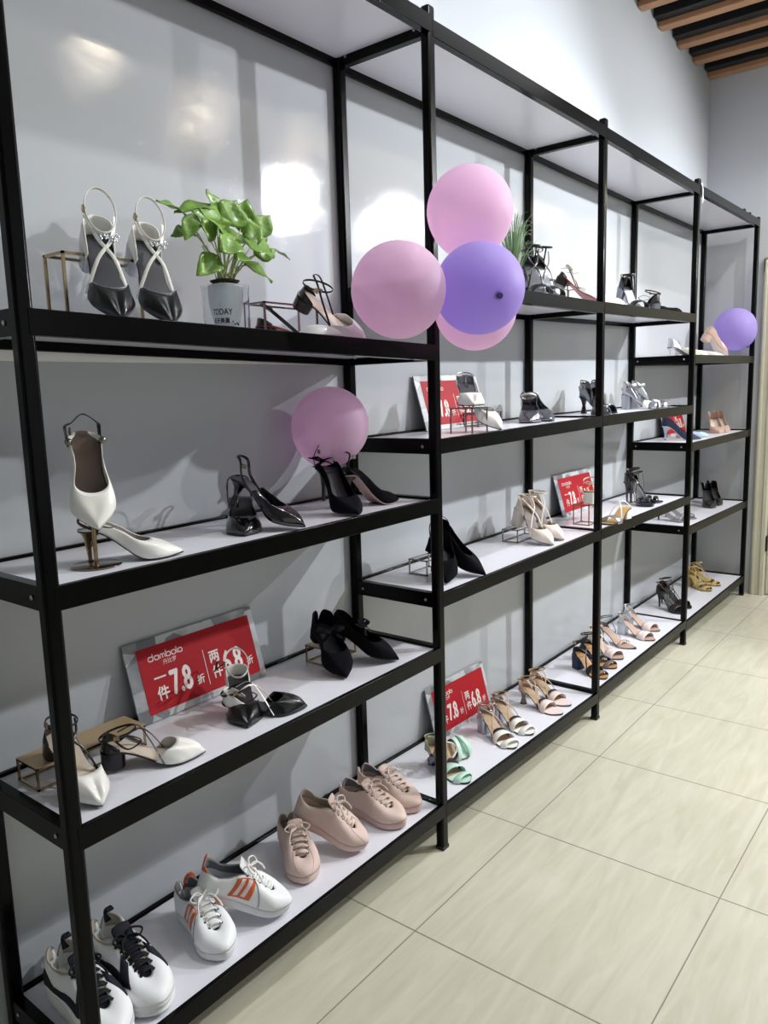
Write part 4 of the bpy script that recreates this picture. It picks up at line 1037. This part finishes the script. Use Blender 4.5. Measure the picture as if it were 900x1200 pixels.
si = dup(a, 'mustard strappy sandal, right of the pair in the far corner'); stand(si, 4, 'D', (4.22, -.285), -104)

# ------------------------------------------------------------------ balloons
def balloon(label, c, r, m, knot=(0, 0, -1), km=M_knotp, k=1.08, group=None):
    T = thing('balloon', label, 'balloon', group, c)
    b = bmesh.new(); seg = 40; pr = []
    for i in range(29):
        a_ = PI * i / 28; zz = cos(a_); rr_ = sin(a_) * (1 - .05 * max(0, -zz))
        pr.append((max(.0006, rr_ * r), zz * r * k if zz > 0 else zz * r * (k + .05)))
    lathe(b, pr, seg); q = Vector((0, 0, -1)).rotation_difference(Vector(knot)); b.transform(q.to_matrix().to_4x4())
    bo = obj('skin', b, m, T, sharp=R(180))
    b = bmesh.new(); zb = -r * (k + .05)
    lathe(b, [(.010, zb + .004), (.006, zb), (.0048, zb - .003), (.0075, zb - .005), (.0075, zb - .007), (.003, zb - .0075)], 14); b.transform(q.to_matrix().to_4x4())
    obj('knot', b, km, T)
    return T
camp = Vector((CX, CY, CZ))
balloon('pink balloon at the top of the cluster on the front post', (1.012, -.46, 1.862), .113, M_balp, (.2, .1, -1), k=1.03)
balloon('pink balloon at the left of the cluster', (.74, -.425, 1.645), .115, M_balp, (.7, .3, -.6), k=1.0)
balloon('violet balloon in front of the cluster with its knot toward the camera', (.925, -.54, 1.652), .114, M_balv, (-.54, -.77, -.25), M_knot, k=.98)
balloon('pink balloon at the bottom of the cluster behind the violet one', (1.075, -.435, 1.622), .113, M_balp, (0, .2, .9), k=1.0)
balloon('pink balloon resting behind the second shelf of the nearest bay', (.805, -.125, 1.312), .108, M_balp, (-.4, .2, -1), k=1.02)
balloon('violet balloon in the far bay beside the nude pump', (4.43, -.255, 1.725), .128, M_balv, (-.0, -.7, -1), M_knot, k=1.0)
# white tag tied to the fourth post
tg = thing('paper_tag', 'small white tag tied at the top of the fourth front post', 'tag', loc=(XP[3] + PW, -D - .004, 2.33))
b = bmesh.new(); sweep(b, [(-.004, 0, .05), (.002, -.004, .02), (.008, -.003, -.01), (.022, -.004, -.03)], .010, .001, up=(0, -1, 0)); obj('ribbon', b, M_strip, tg)
b = bmesh.new(); sweep(b, [(.004, -.003, -.004), (-.004, -.005, -.03), (.004, -.004, -.045)], .008, .001, up=(0, -1, 0)); obj('ribbon_tail', b, M_strip, tg)

# ------------------------------------------------------------------ lights
def area(name, loc, size, power, col, target=None, sy=None):
    l = bpy.data.lights.new(name, 'AREA'); l.energy = power; l.color = col; l.size = size
    if sy: l.shape = 'RECTANGLE'; l.size_y = sy
    o = bpy.data.objects.new(name, l); COL.objects.link(o); o.location = loc
    d = Vector(target) - Vector(loc) if target else Vector((0, 0, -1)); o.rotation_euler = d.to_track_quat('-Z', 'Y').to_euler()
    return o
def spot(name, loc, target, power, col, ang=70, blend=.5, rad=.03):
    l = bpy.data.lights.new(name, 'SPOT'); l.energy = power; l.color = col; l.spot_size = R(ang); l.spot_blend = blend; l.shadow_soft_size = rad
    o = bpy.data.objects.new(name, l); COL.objects.link(o); o.location = loc; o.rotation_euler = (Vector(target) - Vector(loc)).to_track_quat('-Z', 'Y').to_euler(); return o
NW = (.94, .97, 1.0); WM = (1.0, .88, .68)
area('ceiling_fill_near', (.6, -1.2, 3.40), 1.6, 13, NW, sy=.7)  # added soft overhead fill for room brightness
area('ceiling_fill_far', (3.2, -1.2, 3.28), 1.6, 14, NW, sy=.7)  # second added overhead fill, over the far bays
area('front_fill', (.5, -5.1, 1.7), 4.5, 26, NW, target=(.5, 0, 1.5), sy=2.6)  # added broad fill facing the shelves from behind the camera
spot('track_spot_one', (1.1, -1.15, 3.25), (.7, -.3, .8), 78, NW, 110)
spot('track_spot_two', (2.6, -1.15, 3.25), (2.5, -.3, .8), 52, NW, 110)
spot('track_spot_three', (3.9, -1.15, 3.25), (3.9, -.3, .8), 50, NW, 110)
spot('low_spot_one', (3.1, -2.3, 2.68), (.9, 0, .8), 350, NW, 112, rad=.028)
spot('low_spot_two', (4.5, -2.45, 2.75), (2.7, 0, .8), 290, NW, 112, rad=.028)
# warm lamps mirrored in the glossy panels
spot('warm_lamp_one', (1.52, -1.9, 3.1), (1.5, -1.7, 0), 45, WM, 165, rad=.05)
spot('warm_lamp_two', (2.30, -2.15, 3.0), (2.3, -2.0, 0), 45, WM, 165, rad=.06)
spot('warm_lamp_three', (3.4, -2.4, 3.15), (3.4, -2.2, 0), 25, WM, 165, rad=.05)
spot('warm_lamp_four', (4.40, -1.03, 2.62), (4.3, -.95, 0), 12, WM, 165, rad=.045)
spot('warm_lamp_five', (4.42, -1.22, 2.66), (4.3, -1.1, 0), 8, WM, 165, rad=.035)
w = bpy.data.worlds.new('world'); sc.world = w; w.use_nodes = True
w.node_tree.nodes['Background'].inputs[0].default_value = (.8, .85, .9, 1); w.node_tree.nodes['Background'].inputs[1].default_value = .2

for o in list(bpy.data.objects):
    if '_dim' in o: del o['_dim']
vs = sc.view_settings; vs.view_transform = 'Standard'; vs.look = 'None'; vs.gamma = 1; vs.exposure = -.5; vs.use_curve_mapping = False
